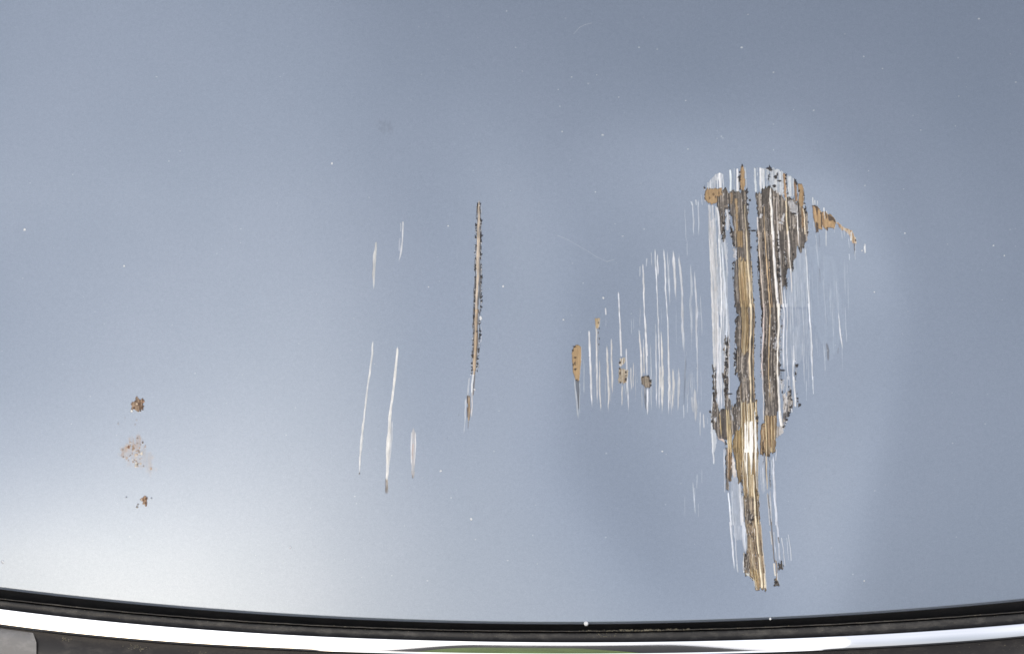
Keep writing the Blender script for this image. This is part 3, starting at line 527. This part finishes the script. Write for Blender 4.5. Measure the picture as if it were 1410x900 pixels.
# flecks of lacquer and dark pits within the bare primer
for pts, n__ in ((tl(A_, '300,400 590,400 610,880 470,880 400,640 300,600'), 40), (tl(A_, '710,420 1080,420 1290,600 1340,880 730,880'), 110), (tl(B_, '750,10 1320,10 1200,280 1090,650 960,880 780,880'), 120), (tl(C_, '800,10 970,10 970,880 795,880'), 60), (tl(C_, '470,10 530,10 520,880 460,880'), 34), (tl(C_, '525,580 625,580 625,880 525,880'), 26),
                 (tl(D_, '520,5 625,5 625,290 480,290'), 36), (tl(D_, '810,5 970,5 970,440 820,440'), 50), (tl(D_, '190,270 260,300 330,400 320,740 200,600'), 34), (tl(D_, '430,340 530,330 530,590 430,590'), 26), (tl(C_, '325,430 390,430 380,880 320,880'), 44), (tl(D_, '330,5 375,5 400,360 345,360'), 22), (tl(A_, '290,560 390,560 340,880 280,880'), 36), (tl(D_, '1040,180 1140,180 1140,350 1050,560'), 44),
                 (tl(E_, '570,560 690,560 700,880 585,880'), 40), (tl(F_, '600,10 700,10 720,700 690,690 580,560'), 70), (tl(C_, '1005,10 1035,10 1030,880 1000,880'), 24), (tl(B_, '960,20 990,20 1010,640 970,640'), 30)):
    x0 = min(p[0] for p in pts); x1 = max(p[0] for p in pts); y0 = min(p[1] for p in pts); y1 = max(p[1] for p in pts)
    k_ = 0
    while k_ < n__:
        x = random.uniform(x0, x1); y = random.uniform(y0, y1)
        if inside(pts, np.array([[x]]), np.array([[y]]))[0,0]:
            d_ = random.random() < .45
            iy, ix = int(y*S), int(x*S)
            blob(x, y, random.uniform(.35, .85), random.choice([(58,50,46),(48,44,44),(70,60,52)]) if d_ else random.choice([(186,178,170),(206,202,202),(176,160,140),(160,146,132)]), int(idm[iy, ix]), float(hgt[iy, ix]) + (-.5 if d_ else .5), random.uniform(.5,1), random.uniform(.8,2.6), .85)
        k_ += 1
# lips: crumbs of torn paint ------------------------------------------------
for pth, st, sz in ((((971,254),(970,262),(970,274),(973,279)), 2.6, 1.6), (((1018.5,236),(1018,250),(1019.5,262)), 3, 1.7), (((1026.5,248),(1027,262)), 3.5, 1.1), (((1028,262),(1029.5,275),(1031,300),(1032,318)), 4, 1.7), (((1061,232),(1058.5,245),(1060,258)), 3, 1.9), (((1081.5,238),(1082.5,256),(1085,268)), 3.4, 1.3),
                    (((1107,256),(1107.5,278),(1110,292),(1112,306),(1111.5,322)), 3.5, 1.5), (((1041,320),(1043,345),(1044.5,380),(1047,420)), 3.0, 1.25), (((1050,420),(1048.5,450),(1047.5,480),(1047,520)), 3.6, 1.3), (((1010,362),(1009,380),(1011,400),(1012,420)), 4.4, 1.5), (((1013,425),(1014,446),(1012,470),(1012,500),(1013,515)), 4.0, 1.6),
                    (((1033,322),(1034.5,350),(1036,380),(1038,420),(1040,440),(1039,470),(1038,510),(1039.5,545),(1040.5,570)), 5.5, .95), (((1071,330),(1072,350),(1073,380),(1074,398)), 2.8, 1.7), (((1080,345),(1082,370),(1083,398)), 2.6, 1.6), (((1092,350),(1091.5,375)), 3.0, 1.2), (((1100,262),(1098,272)), 3, 1.5),
                    (((1075,420),(1076,440),(1075,470),(1074.5,500),(1076,530),(1077,545)), 3.8, 1.1), (((1094.5,494),(1095,505),(1096,520),(1097,545),(1100,560)), 4.6, 1.7), (((1086,532),(1090,550),(1088,565),(1082,580),(1079,588)), 3.2, 1.9), (((999,462),(1001,480),(1000,500),(999,520),(1001,545)), 2.4, 1.9), (((984,505),(984,530),(983,552)), 3.2, 1.2),
                    (((979,566),(980,575),(983,592)), 6, 1.8), (((999,605),(999,640),(1000,660)), 3.2, 1.0), (((1021,640),(1021.5,655),(1021,680)), 3.0, .9), (((1043,676),(1045,695)), 3.2, 1.2), (((1051,605),(1051,640)), 5, .9), (((1059,620),(1060,650),(1061,672)), 3.2, .8), (((1032,700),(1036,735),(1040,765),(1043,790)), 4.5, .9), (((1026,762),(1024.5,775),(1025,785)), 4, 1.), (((1048,562),(1049,575)), 8, .1),
                    (((993,290),(997,310),(995,330)), 2.6, 1.5), (((1004,285),(1005,305),(1008,330),(1010,338)), 2.4, 1.4), (((1057,300),(1058,330),(1062,400)), 5, .8), (((1051,330),(1053,400),(1054,500)), 5, .8), (((1066,440),(1067,470),(1066,520)), 4, 1.1)):
    teeth(pth, i_crumb, st, sz)
for x, y, a_, b_, r_ in ((1068,243.5,1.2,1,2.2),(1072.5,249,1.6,.6,1.8),(1066,256,1.4,.9,1.9),(1070,240,.8,1.4,1.4),(1036.5,317.5,2.6,.6,1.5),(1042.5,575,1,1.2,2.2),(1043,582,.8,1.2,1.4),(1005,542,2.6,.6,1.5),(1078,509.5,2.4,.6,1.5),(1097,503,1.3,1,1.9),(1101,557,1.2,.9,2),(1093,294,1.7,.7,2),(1032.5,275.5,1.2,1,1.4),(978,566.5,1,1,1.6),(1058,232,1.6,.8,2),(1022,228,.8,1.2,1.4),(1068,801,1.2,1,1.6),(1036,715,1.4,.8,1.8),(1042,708.5,1.6,.4,1.2)):
    blob(x, y, r_, KK, i_crumb, .8, a_, b_)
# long single gouge, middle of the panel ------------------------------------
i_l = new_id('scratch', 'long deep scratch with a cream core and ragged dark lips in the middle of the panel')
TA = lambda s_: ts(260, s_, 580, 5.294); TB = lambda s_: ts(430, s_, 580, 5.294)
streak(TA('421,88,12 421,150,32 420,260,42 416,450,42 415,600,50 408,760,46 402,905,44'), (74,66,60), i_l, .9, -.9, fade=(.02,.0), wob=.9, broken=.3)
streak(TB('402,0,44 398,150,44 385,430,30'), (86,72,58), i_l, .9, -.9, fade=(.0,.02), wob=.9, broken=.15)
teeth([(657.6,280),(655.8,300),(654.8,330),(654,350),(655,375),(654,400),(653,430),(651.5,460),(650.5,485),(648.8,515)], i_l, 4.0, 1.5, pale=.15)
teeth([(661,281),(662,310),(662.3,330),(661.7,345),(662.5,368),(663,390),(662.5,420),(660.5,440),(661,465),(658.5,490),(656.5,512)], i_l, 3.6, 1.7, pale=.3)
streak(TA('420,80,7 420,200,16 417,330,24 414,500,24 413,640,20 405,780,18 402,905,20'), (212,192,168), i_l, 1, .9, r=.32, grain=.35, thin=.85, fade=(.02,.0))
streak(TB('402,0,22 398,120,20 395,260,26 385,420,22 380,480,14'), (198,170,134), i_l, 1, .9, r=.32, grain=.4, thin=.85, fade=(.0,.1)); streak(TB('412,140,8 402,260,6 396,330,4'), (110,86,60), i_l, .9)
streak(TB('382,450,12 372,520,14 370,590,10'), (236,238,240), i_l, 1, .4, fade=(.02,.1)); streak(TB('394,430,8 384,520,12 376,610,10'), (92,80,70), i_l, .85, -.4, fade=(.02,.1), broken=.25); streak(TB('352,470,6 342,560,12 338,620,6'), (200,206,216), i_l, .9, .2)
streak(TB('345,600,26 345,700,28 345,790,16'), (104,84,62), i_l, 1, -.4, broken=.1, fade=(.05,.05)); streak(TB('350,610,10 352,700,10 345,800,8'), (206,174,130), i_l, .95, .5); streak(TB('372,570,8 372,680,8 366,770,6'), (216,210,206), i_l, .9, .3)
streak(TB('325,620,14 322,720,9 312,890,4'), (206,212,222), i_l, .8, .2); streak(TB('345,790,8 342,850,4'), (96,84,74), i_l, .9); streak(TB('358,600,4 345,780,5'), (90,70,50), i_l, .8)
blob(662, 438, 2.2, (238,240,242), i_l, .6, .8, 1.3); blob(656.5, 456, 1.3, (90,84,82), i_l); blob(653.5, 536, 1.4, (212,214,220), i_l)
# four light scratches left of it
L1 = lambda s_: ts(280, s_, 470, 4.5); L2 = lambda s_: ts(460, s_, 470, 3.747)
a = new_id('scratch', 'short pale scratch, upper left of the four light ones'); streak(L1('216,236,10 208,320,18 202,420,18 200,535,8'), (212,212,210), a, .9, .3, fade=(.04,.15)); streak(L1('196,350,4 194,470,6'), (140,136,136), a, .5)
a = new_id('scratch', 'thin short pale scratch ending in a smear, upper right of the four light ones'); streak(L1('381,108,8 379,230,8 372,290,12 356,365,4'), (226,226,228), a, .85, .3, fade=(.05,.2)); streak(L1('368,118,8 366,180,6'), (186,192,202), a, .6); streak(L1('364,210,8 358,300,14'), (186,190,204), a, .5)
a = new_id('scratch', 'thin bowed pale scratch, lower left of the four light ones'); streak(L2('163,32,7 158,120,8 138,260,8 118,420,8 102,560,12 97,650,7 92,725,4'), (228,228,226), a, .95, .3, fade=(.03,.08)); blob(494.7, 651.5, 1, (130,122,116), a)
a = new_id('scratch', 'longest pale scratch with a brown foot, lower middle of the light ones'); streak(L2('291,62,8 282,160,12 266,300,11 252,420,12 243,560,20 238,700,12 234,800,10'), (238,236,232), a, 1, .3, fade=(.03,.05)); streak(L2('262,440,6 256,560,12 246,680,8'), (196,200,208), a, .7); streak(L2('233,740,14 234,825,18'), (126,108,88), a, .85, broken=.3)
a = new_id('scratch', 'short rusty pale scratch nearest the long deep one'); streak(L2('372,478,7 374,540,22 370,640,20 370,740,12'), (196,192,192), a, .8, .2, fade=(.1,.1)); streak(L2('362,500,6 360,680,6'), (226,226,228), a, .8); streak(L2('382,500,6 382,600,7 374,680,6'), (228,226,226), a, .8); streak(L2('370,560,7 368,650,8'), (196,160,144), a, .6); streak(L2('369,700,12 370,745,10'), (130,116,100), a, .8, broken=.3)
# rust -----------------------------------------------------------------------
TR = lambda s_: tl(530, s_, 140, 4.733)
a = new_id('rust_spot', 'dark brown rust spot, topmost of three')
patch(TR('188,152 195,118 232,82 278,84 284,108 265,152 238,172 205,165'), (160,132,106), a, .4, 1.6, (110,84,64), .4, .6, r=.9); 
for x, y, r_, c in ((184,561,1.8,(92,64,44)),(191,556,2.0,(96,66,46)),(187,552,1.3,(110,80,58)),(195,561,1.4,(104,74,50)),(188.5,556,1.3,(206,180,150)),(197.5,553,1.2,(190,140,104)),(181.3,565.6,1.6,(240,240,236)),(183,559.5,1,(196,160,124))): blob(x, y, r_, c, a, .7)
a = new_id('rust_stain', 'faint speckled brown stain between the rust spots')
patch(TR('180,340 230,320 280,370 292,420 330,480 352,550 310,585 280,545 220,525 150,480 108,450 160,390'), (190,166,142), a, .1, 4, None, 0, .2, .34, soft=16, r=.9, cut=.3)
patch(TR('180,345 230,325 262,360 240,400 190,430 140,470 120,450 165,390'), (190,152,116), a, .1, 3, None, 0, .3, .42, soft=5, r=.9, cut=.42)
for _ in range(60):
    x = random.gauss(185, 8); y = random.gauss(622, 12)
    if not inside(TR('180,330 230,315 285,370 300,420 340,480 356,560 310,590 270,550 210,535 140,490 100,450 160,390'), np.array([[x]]), np.array([[y]]))[0,0]: continue
    blob(x, y, random.uniform(.5,1.3), random.choice([(156,118,82),(182,146,106),(186,150,112),(140,124,108),(206,184,154),(222,214,200)]), a, .3, 1, random.uniform(.7,1.6), .8)
for x, y, r_, c in ((177,615,1.8,(130,84,56)),(196.5,609,1.3,(110,92,80)),(195,624,2,(222,212,196)),(188,638,1.8,(206,200,186)),(189,639.5,1.2,(130,120,106)),(186,637,.9,(224,222,216)),(208,645,1.6,(206,178,150)),(170,629,1,(140,120,106))): blob(x, y, r_, c, a, .4, .8, 1.3)
a = new_id('rust_spot', 'small brown rust spot, lowest of three')
patch(TR('250,742 275,722 298,733 294,785 262,775 268,755'), (176,140,108), a, .3, 1., (126,92,66), .4, .3, r=.9)
for x, y, r_, c in ((201,686,1.3,(96,70,50)),(197.5,688.5,1,(110,80,58)),(200.5,692,1.4,(110,80,58)),(194.5,688,1.2,(206,190,170)),(189,697.5,1.3,(150,136,124)),(190,694,1,(160,150,140)),(208.5,685.5,1,(130,134,142)),(174,684,.8,(140,144,150))): blob(x, y, r_, c, a, .5)
for x, y, r_ in ((163,583,1.3),(188,578,1.2),(172,575,.8),(186,584,1.2)): blob(x, y, r_, (142,138,140), a, .2, .9, 1.3, .6)
# dust and stone chips ---------------------------------------------------------
i_d = new_id('dust_specks', 'tiny pale specks of dust and stone chips scattered over the paint', 'stuff')
SP = [(655,40,1.2),(638,130,2.2),(357,130,1.6),(407,135,1),(242,205,1.2),(173,211,1),(136,245,1.3),(302,266,1.6),(147,360,1.5),(258,369,2.2),(491,408,1.3),(485,275,1.4),(725,198,1.5),(780,300,1),(835,302,1.1),(972,155,1.1),(1023,188,1.2),(1287,52,2.2),(1388,225,1.5),(1232,263,1.1),(1128,356,1),(1222,345,1),(985,467,1.2),(975,507,1.3),(725,410,1.1),(238,525,1.2),(725,340,.9),(20,130,1.2)]
for x, y, r_ in SP: blob(700+x/1.986, y/1.986, r_*.42+.2, (222,226,228), i_d, .5, random.uniform(.8,1.5), random.uniform(.7,1.2), .6)
for x, y, r_ in ((457,225,1.1),(171,366,1.1),(34,316,1.8),(649,714,1.5),(607,648,1.4),(400,753,1.2),(1368,338,1),(1190,799,.9),(1204,402,.9),(912,621,1),(1383,352,.9),(4,773,1.6),(693,394,1.1),(617,311,.8),(831,410,1.3),(776,440,1.1),(1187,345,.9),(1246,321,.8),(590,395,.8)):
    blob(x, y, r_, (228,230,232), i_d, .5, 1, random.uniform(.8,1.3), .9)
for _ in range(260):
    x = random.uniform(-5, 1415); y = random.uniform(-5, 820)
    blob(x, y, random.uniform(.25,.7), random.choice([(206,212,220),(214,218,224),(190,200,212),(116,124,140)]), i_d, .2, random.uniform(.7,1.8), random.uniform(.7,1.4), random.uniform(.25,.7))
for (x0,y0,x1,y1) in ((790,47,798,38),(798,38,806,34),(806,34,815,32),(768,324,782,330),(782,330,796,338),(796,338,810,346),(810,346,822,354),(822,354,836,360),(836,360,846,357)):
    for t in np.linspace(0, 1, 14): blob(x0+(x1-x0)*t, y0+(y1-y0)*t, .42, (206,212,220), i_d, .1, 1, 1, .24)
patch([(519,172),(530,167),(541,171),(543,178),(532,184),(521,180)], (104,112,126), i_d, 0, 4, None, 0, .1, .3, soft=10, cut=.35)
al = np.clip(al, 0, 1)

# ================================================================ the painted panel with its damage cut into it
XL, XR, YT, YB = -560, 1968, -520, 856
BL = 4
def warp(x, v):
    s = np.clip((v-500)/356., 0, 1)**2
    return v + (E(x)-5-856)*s
def bil(a, x, y):
    fx = np.clip(x*S, 0, W*S-1.001); fy = np.clip(y*S, 0, H*S-1.001)
    ix = fx.astype(int); iy = fy.astype(int); tx = fx-ix; ty = fy-iy
    if a.ndim == 3: tx = tx[..., None]; ty = ty[..., None]
    return (a[iy,ix]*(1-tx)+a[iy,ix+1]*tx)*(1-ty) + (a[iy+1,ix]*(1-tx)+a[iy+1,ix+1]*tx)*ty
DET = .9      # grid units of relief per unit of painted height
def surf(x, y, detail=True):
    z = D(x, y)
    if detail:
        inf = ((x > 1) & (x < W-2) & (y > 1) & (y < H-2))
        z = z + np.where(inf, bil(hgt*al, x, y)*DET, 0)
    return z
def surf_normals(x, y, e=.5):
    zx = (surf(x+e, y)-surf(x-e, y))/(2*e); zy = (surf(x, y+e)-surf(x, y-e))/(2*e)
    n = np.stack([-zx, zy, np.ones_like(zx)], -1)
    n[..., 0] += 0; return n/np.linalg.norm(n, axis=-1, keepdims=True)
# which 4-unit blocks carry damage
bx = np.arange(XL, XR, BL); by = np.arange(YT, YB, BL)
BX, BY = np.meshgrid(bx, by)
mask_any = np.zeros(BX.shape, bool)
amax = al > .02
big = np.pad(amax, ((3,3),(3,3))); dil = np.zeros_like(amax)
for dy in (0,3,6):
    for dx in (0,3,6): dil |= big[dy:dy+H*S, dx:dx+W*S]
for dy in np.arange(0, BL+.01, .5):
    for dx in np.arange(0, BL+.01, .5):
        x = BX+dx; y = warp(x, BY+dy)
        ok = (x >= 0) & (x < W-1) & (y >= 0) & (y < H-1)
        mask_any |= ok & dil[np.clip((y*S).astype(int), 0, H*S-1), np.clip((x*S).astype(int), 0, W*S-1)]
F = BL*S   # fine lattice: everything indexed at half-unit steps
NX = int((XR-XL)*S)+1
def vid(i, j): return j.astype(np.int64)*NX + i.astype(np.int64)
ci, cj = np.meshgrid(np.arange(len(bx)), np.arange(len(by)))
def quads(i, j, k): return np.stack([vid(i, j+k), vid(i+k, j+k), vid(i+k, j), vid(i, j)], -1)
coarse = quads(ci[~mask_any]*F, cj[~mask_any]*F, F)
fi = (ci[mask_any]*F)[:, None, None] + np.arange(F)[None, None, :] + np.zeros((1, F, 1), int)
fj = (cj[mask_any]*F)[:, None, None] + np.arange(F)[None, :, None] + np.zeros((1, 1, F), int)
fi = fi.ravel(); fj = fj.ravel()
fine = quads(fi, fj, 1)
cx = XL + (fi+.5)/S; cy = warp(cx, YT + (fj+.5)/S)
ok = (cx > 0) & (cx < W-1) & (cy > 0) & (cy < H-1)
ixs = np.clip(np.round(cx*S).astype(int), 0, W*S-1); iys = np.clip(np.round(cy*S).astype(int), 0, H*S-1)
fid = np.where(ok & (al[iys, ixs] > .12), idm[iys, ixs], 0)
def build(name, fc, parent, extra=None):
    u, inv = np.unique(fc.ravel(), return_inverse=True)
    i = u % NX; j = u // NX
    x = XL + i/S; y = warp(x, YT + j/S)
    inf = ((x > 1) & (x < W-2) & (y > 1) & (y < H-2)).astype(float)
    P = place(x, y, surf(x, y)); Nn = surf_normals(x, y)
    a = bil(al, x, y)*inf
    L = np.stack([a, bil(rgh, x, y), bil(met, x, y)], -1); Cc = bil(col, x, y)*ALB
    fcs = inv.reshape(fc.shape)
    if extra is not None:
        ev, en, ef = extra; n0 = len(P)
        P = np.concatenate([P, ev]); Nn = np.concatenate([Nn, en]); fcs = np.concatenate([fcs, ef+n0])
        L = np.concatenate([L, np.zeros((len(ev), 3))]); Cc = np.concatenate([Cc, np.zeros((len(ev), 3))])
    return mesh_object(name, P, fcs, M_paint, parent, True, Nn, {'layer': L, 'layer_colour': Cc})
# rolled lower edge
ex = np.arange(XL, XR+.1, BL).astype(float)
rows = []; nrm = []
for k in range(9):
    th = k/8*math.pi/2
    yy = E(ex)-5+5*math.sin(th); z0 = D(ex, E(ex)-5); rows.append(place(ex, yy, z0-5*(1-math.cos(th))+.0)); nrm.append(np.tile([0, -math.sin(th), math.cos(th)], (len(ex),1)))
rows.append(place(ex, E(ex), D(ex, E(ex)-5)-45)); nrm.append(np.tile([0,-1,0.], (len(ex),1)))
nrm[0] = surf_normals(ex, E(ex)-5); nrm[1] = nrm[0]*.6+nrm[1]*.4
ev = np.concatenate(rows); en = np.concatenate(nrm); m_ = len(ex); ef = []
for k in range(len(rows)-1):
    a_ = np.arange(m_-1)+k*m_; ef.append(np.stack([a_+m_, a_+m_+1, a_+1, a_], -1))
panel = build('body_panel', np.concatenate([coarse, fine[fid == 0]]), car, (ev, en, np.concatenate(ef)))
panel['label'] = 'blue grey metallic painted panel, scraped and scratched'
def islands(ii, jj):
    """connected pieces of one exposed layer"""
    cells = {(a, b): n for n, (a, b) in enumerate(zip(ii.tolist(), jj.tolist()))}
    lab = np.full(len(ii), -1); c = 0
    for key, n in cells.items():
        if lab[n] >= 0: continue
        lab[n] = c; st = [key]
        while st:
            a, b = st.pop()
            for kk in ((a+1,b),(a-1,b),(a,b+1),(a,b-1),(a+1,b+1),(a-1,b-1),(a+1,b-1),(a-1,b+1)):
                m = cells.get(kk)
                if m is not None and lab[m] < 0: lab[m] = c; st.append(kk)
        c += 1
    return lab, c
for k in range(1, len(IDS)):
    sel = np.nonzero(fid == k)[0]
    if len(sel) < 3: continue
    nm, lb, kd = IDS[k]
    if kd:
        o = build(nm, fine[sel], panel); o['kind'] = kd; o['label'] = lb; continue
    lab, c = islands(fi[sel], fj[sel]); cnt = np.bincount(lab); main = int(cnt.argmax())
    minsz = 48 if nm[:7] in ('exposed', 'scuffed', 'scored_') else 24 if nm == 'rust_spot' else 70
    for q_ in range(c):
        if q_ != main and cnt[q_] >= minsz: build(nm, fine[sel[lab == q_]], panel)
    rest = (lab == main)
    crumbs_ = (cnt[lab] < minsz) & ~rest
    if nm in ('scratch', 'groove', 'rust_stain', 'paint_chip'): rest |= crumbs_; crumbs_[:] = False
    o = build(nm, fine[sel[rest]], panel)
    if lb: o['label'] = lb
    if nm == 'rust_stain': o['kind'] = 'stuff'
    if crumbs_.any(): o = build(nm+'_flecks', fine[sel[crumbs_]], panel); o['kind'] = 'stuff'

# ================================================================ trim below the panel
def loft(name, rows_, m, parent, step=6, x0=-560, x1=1968, smooth=True, jit=0.):
    xs = np.arange(x0, x1+.1, step).astype(float); V = []
    for f, dz in rows_:
        y = f(xs); V.append(place(xs, y + (vnoise(xs/9, xs*0, 5)-.5)*jit, D(xs, np.minimum(E(xs), y))*0 + D(xs, E(xs)) + (dz(xs) if callable(dz) else dz)))
    V = np.concatenate(V); n_ = len(xs); Fc = []
    for k in range(len(rows_)-1):
        a_ = np.arange(n_-1)+k*n_; Fc.append(np.stack([a_+n_, a_+n_+1, a_+1, a_], -1))
    return mesh_object(name, V, np.concatenate(Fc), m, parent, smooth)
off = lambda f, d: (lambda X: f(X)+d)
mixc = lambda f, h_, t: (lambda X: f(X)*(1-t)+h_(X)*t)
loft('seam', [(off(E,-14),-40),(off(RT,-2),-40),(off(RT,8),-34)], M_gap, car)
loft('seal_lip', [(off(RT,-3.6),-34),(off(RT,-3.4),-16),(off(RT,-2.6),-14.5),(off(RT,-1.9),-15),(off(RT,-1.6),-30)], M_lip, car, jit=.5)
loft('rubber_seal', [(off(RT,0),-34),(off(RT,0),-14),(off(RT,.7),-12.5),(off(RT,2.5),-11.8),(mixc(RT,CT,.55),-12),(mixc(RT,CT,.85),-14),(off(CT,.5),-22)], M_rubber, car, jit=.3)
NT = 28
def tilt(t, X):     # how far the strip's face leans down, degrees, across its width; it twists a little along its length
    a = 9.8 - 10.8*sstep((np.abs(X-785)-120)/200) - 3*sstep((np.abs(X-785)-250)/400)
    mid = sstep((420-np.abs(X-785))/180)
    return np.where(t > .9, -10*mid + 26*(1-mid), a + 14*t)
def chrome_z(k):
    def f(X):
        z = 0
        for q_ in range(k): z = z - np.tan(np.radians(tilt((q_+.5)/NT, X)))*(CB(X)-CT(X))/NT
        return z - 4
    return f
prof = [(mixc(CT, CB, k/NT), chrome_z(k)) for k in range(NT+1)]
chrome = loft('chrome_trim', [(CT,-26)]+prof+[(CB,-30)], M_chrome, car, 4)
chrome['label'] = 'polished chrome strip bowed along the lower edge of the panel'
loft('lower_panel', [(off(CB,-.5),-30),(off(CB,1.5),-19),(off(CB,40),-17),(off(CB,90),-30),(off(CB,200),-120)], M_plastic, car)
# grey insert at the far left under the chrome
def rim_x(X): return X
gv = []; gf = []
xs = np.linspace(-300, 50, 40)
for j, (d0, dz) in enumerate(((3.0,-19),(3.4,-15.5),(16,-14.5),(36,-14.5),(70,-20))):
    xx = np.minimum(xs, 40+ j*5.5 - (3 if j == 0 else 0)); y = CB(xx)+d0; gv.append(place(xx, y, D(xx, E(xx))+dz))
gv.append(place(np.minimum(xs, 62), CB(xs)+72, D(xs, E(xs))-40))
n_ = len(xs)
for k in range(len(gv)-1):
    a_ = np.arange(n_-1)+k*n_; gf.append(np.stack([a_+n_, a_+n_+1, a_+1, a_], -1))
g_ = mesh_object('grey_insert', np.concatenate(gv), np.concatenate(gf), M_grey, car); g_['label'] = 'dusty light grey plastic insert under the left end of the chrome strip'
# grit on seal and plastic: one joined part
def crumbs(name, spots, m, parent, label):
    V = []; Fc = []
    base = [(1,0,0),(0,1,0),(-1,0,0),(0,-1,0),(0,0,1)]; fc = [(0,1,4),(1,2,4),(2,3,4),(3,0,4)]
    for x, y, z, r_ in spots:
        n0 = len(V); a0 = random.uniform(0, 6.3); st = random.uniform(.6, 1.8)
        for bx_, by_, bz_ in base:
            rr = r_*random.uniform(.6, 1.2)
            V.append(place(x+(bx_*math.cos(a0)-by_*math.sin(a0))*rr*st, y+(bx_*math.sin(a0)+by_*math.cos(a0))*rr, z+bz_*rr*.6-.1))
        Fc += [[p+n0 for p in f_] for f_ in fc]
    o = mesh_object(name, np.array(V), np.array(Fc), m, parent, False); o['kind'] = 'stuff'; o['label'] = label; return o
sp = []
for _ in range(420):
    x = random.uniform(0, 1410); t = random.choice([0,0,1,2])
    if t == 0: y = RT(x)-2.6+random.uniform(-.7,.6); z = -14.2; r_ = random.uniform(.25,.7)
    elif t == 1: y = RT(x)+random.uniform(1,9); z = -11.6; r_ = random.uniform(.2,.55)
    else: y = RT(x)+random.uniform(.5,1.5); z = -12; r_ = random.uniform(.25,.6)
    if abs(x-870) < 90 and t == 0: r_ *= 1.8
    sp.append((x, float(y), float(D(x, E(x)))+z, r_))
for _ in range(140):
    x = random.gauss(880, 38); sp.append((x, float(RT(x))-3+random.uniform(-1.2,.8), float(D(x, E(x)))-13.5, random.uniform(.4,1.1)))
for _ in range(40):
    x = random.gauss(835, 14); sp.append((x, float(RT(x))+random.uniform(1,6), float(D(x, E(x)))-11.5, random.uniform(.3,.8)))
crumbs('seal_grit', sp, M_dirt, car, 'pale grit lying along the rubber seal')
sp = []
for cx_, cy_, n__, s_ in ((92,879,30,3.5),(182,890,46,6),(197,893,24,4),(275,899,24,6),(120,893,14,12),(1340,893,18,14),(1400,890,12,8)):
    for _ in range(n__):
        x = random.gauss(cx_, s_); y = random.gauss(cy_, s_*.4)
        if y > CB(x)+3: sp.append((x, y, float(D(x, E(x)))-18.4, random.uniform(.25,.8)))
crumbs('panel_grit', sp, M_dirt, car, 'pale grit on the black plastic under the chrome strip')
# two pale beads on the lower edge of the panel
for x, r_ in ((807, 3.4), (1060.5, 1.8)):
    V = []; Fc = []; nl, nk = 12, 7; y0 = float(E(x))-1.2; z0 = float(D(x, E(x)-5))-.3
    for a_ in range(nl):
        for b_ in range(nk):
            th = a_/nl*2*math.pi; ph = b_/(nk-1)*math.pi*.5
            V.append(place(x+r_*math.cos(th)*math.cos(ph)*.95, y0+r_*math.sin(th)*math.cos(ph), z0+r_*math.sin(ph)*.8))
    for a_ in range(nl):
        for b_ in range(nk-1):
            p0 = a_*nk+b_; p1 = ((a_+1) % nl)*nk+b_; Fc.append((p0, p0+1, p1+1, p1))
    o = mesh_object('paint_bead', np.array(V), np.array(Fc), M_bead, car); o['label'] = 'pale bead on the lower edge of the panel'+(', the larger' if r_ > 3 else ', the smaller')

# ================================================================ ground in front of the car (seen only in the chrome)
def ground(name, x0, x1, y0, y1, z, m, nx, ny):
    xs_, ys_ = np.meshgrid(np.linspace(x0, x1, nx), np.linspace(y0, y1, ny)); V = np.stack([xs_, ys_, np.full_like(xs_, z)], -1).reshape(-1, 3)
    i_, j_ = np.meshgrid(np.arange(nx-1), np.arange(ny-1)); a_ = (j_*nx+i_).ravel()
    o = mesh_object(name, V, np.stack([a_, a_+1, a_+nx+1, a_+nx], -1), m); o['kind'] = 'structure'; return o
M_asph = dirty('asphalt', (.022,.021,.021), (.045,.043,.042), .95, 60)
M_grass = mat('grass', (.13,.20,.04), .9)
n = noise(M_grass, 7, 6, .85); r = ramp(M_grass, n.outputs[0], [(.36, (.045,.06,.02)), (.5, (.13,.19,.04)), (.66, (.34,.44,.12))]); M_grass.node_tree.links.new(r.outputs[0], M_grass.node_tree.nodes['Principled BSDF'].inputs['Base Color'])
ground('ground', -600, 600, -600, 600, 0, M_asph, 3, 3)
ground('lawn', -.46, .50, -7, -1.4, .03, M_grass, 3, 3)
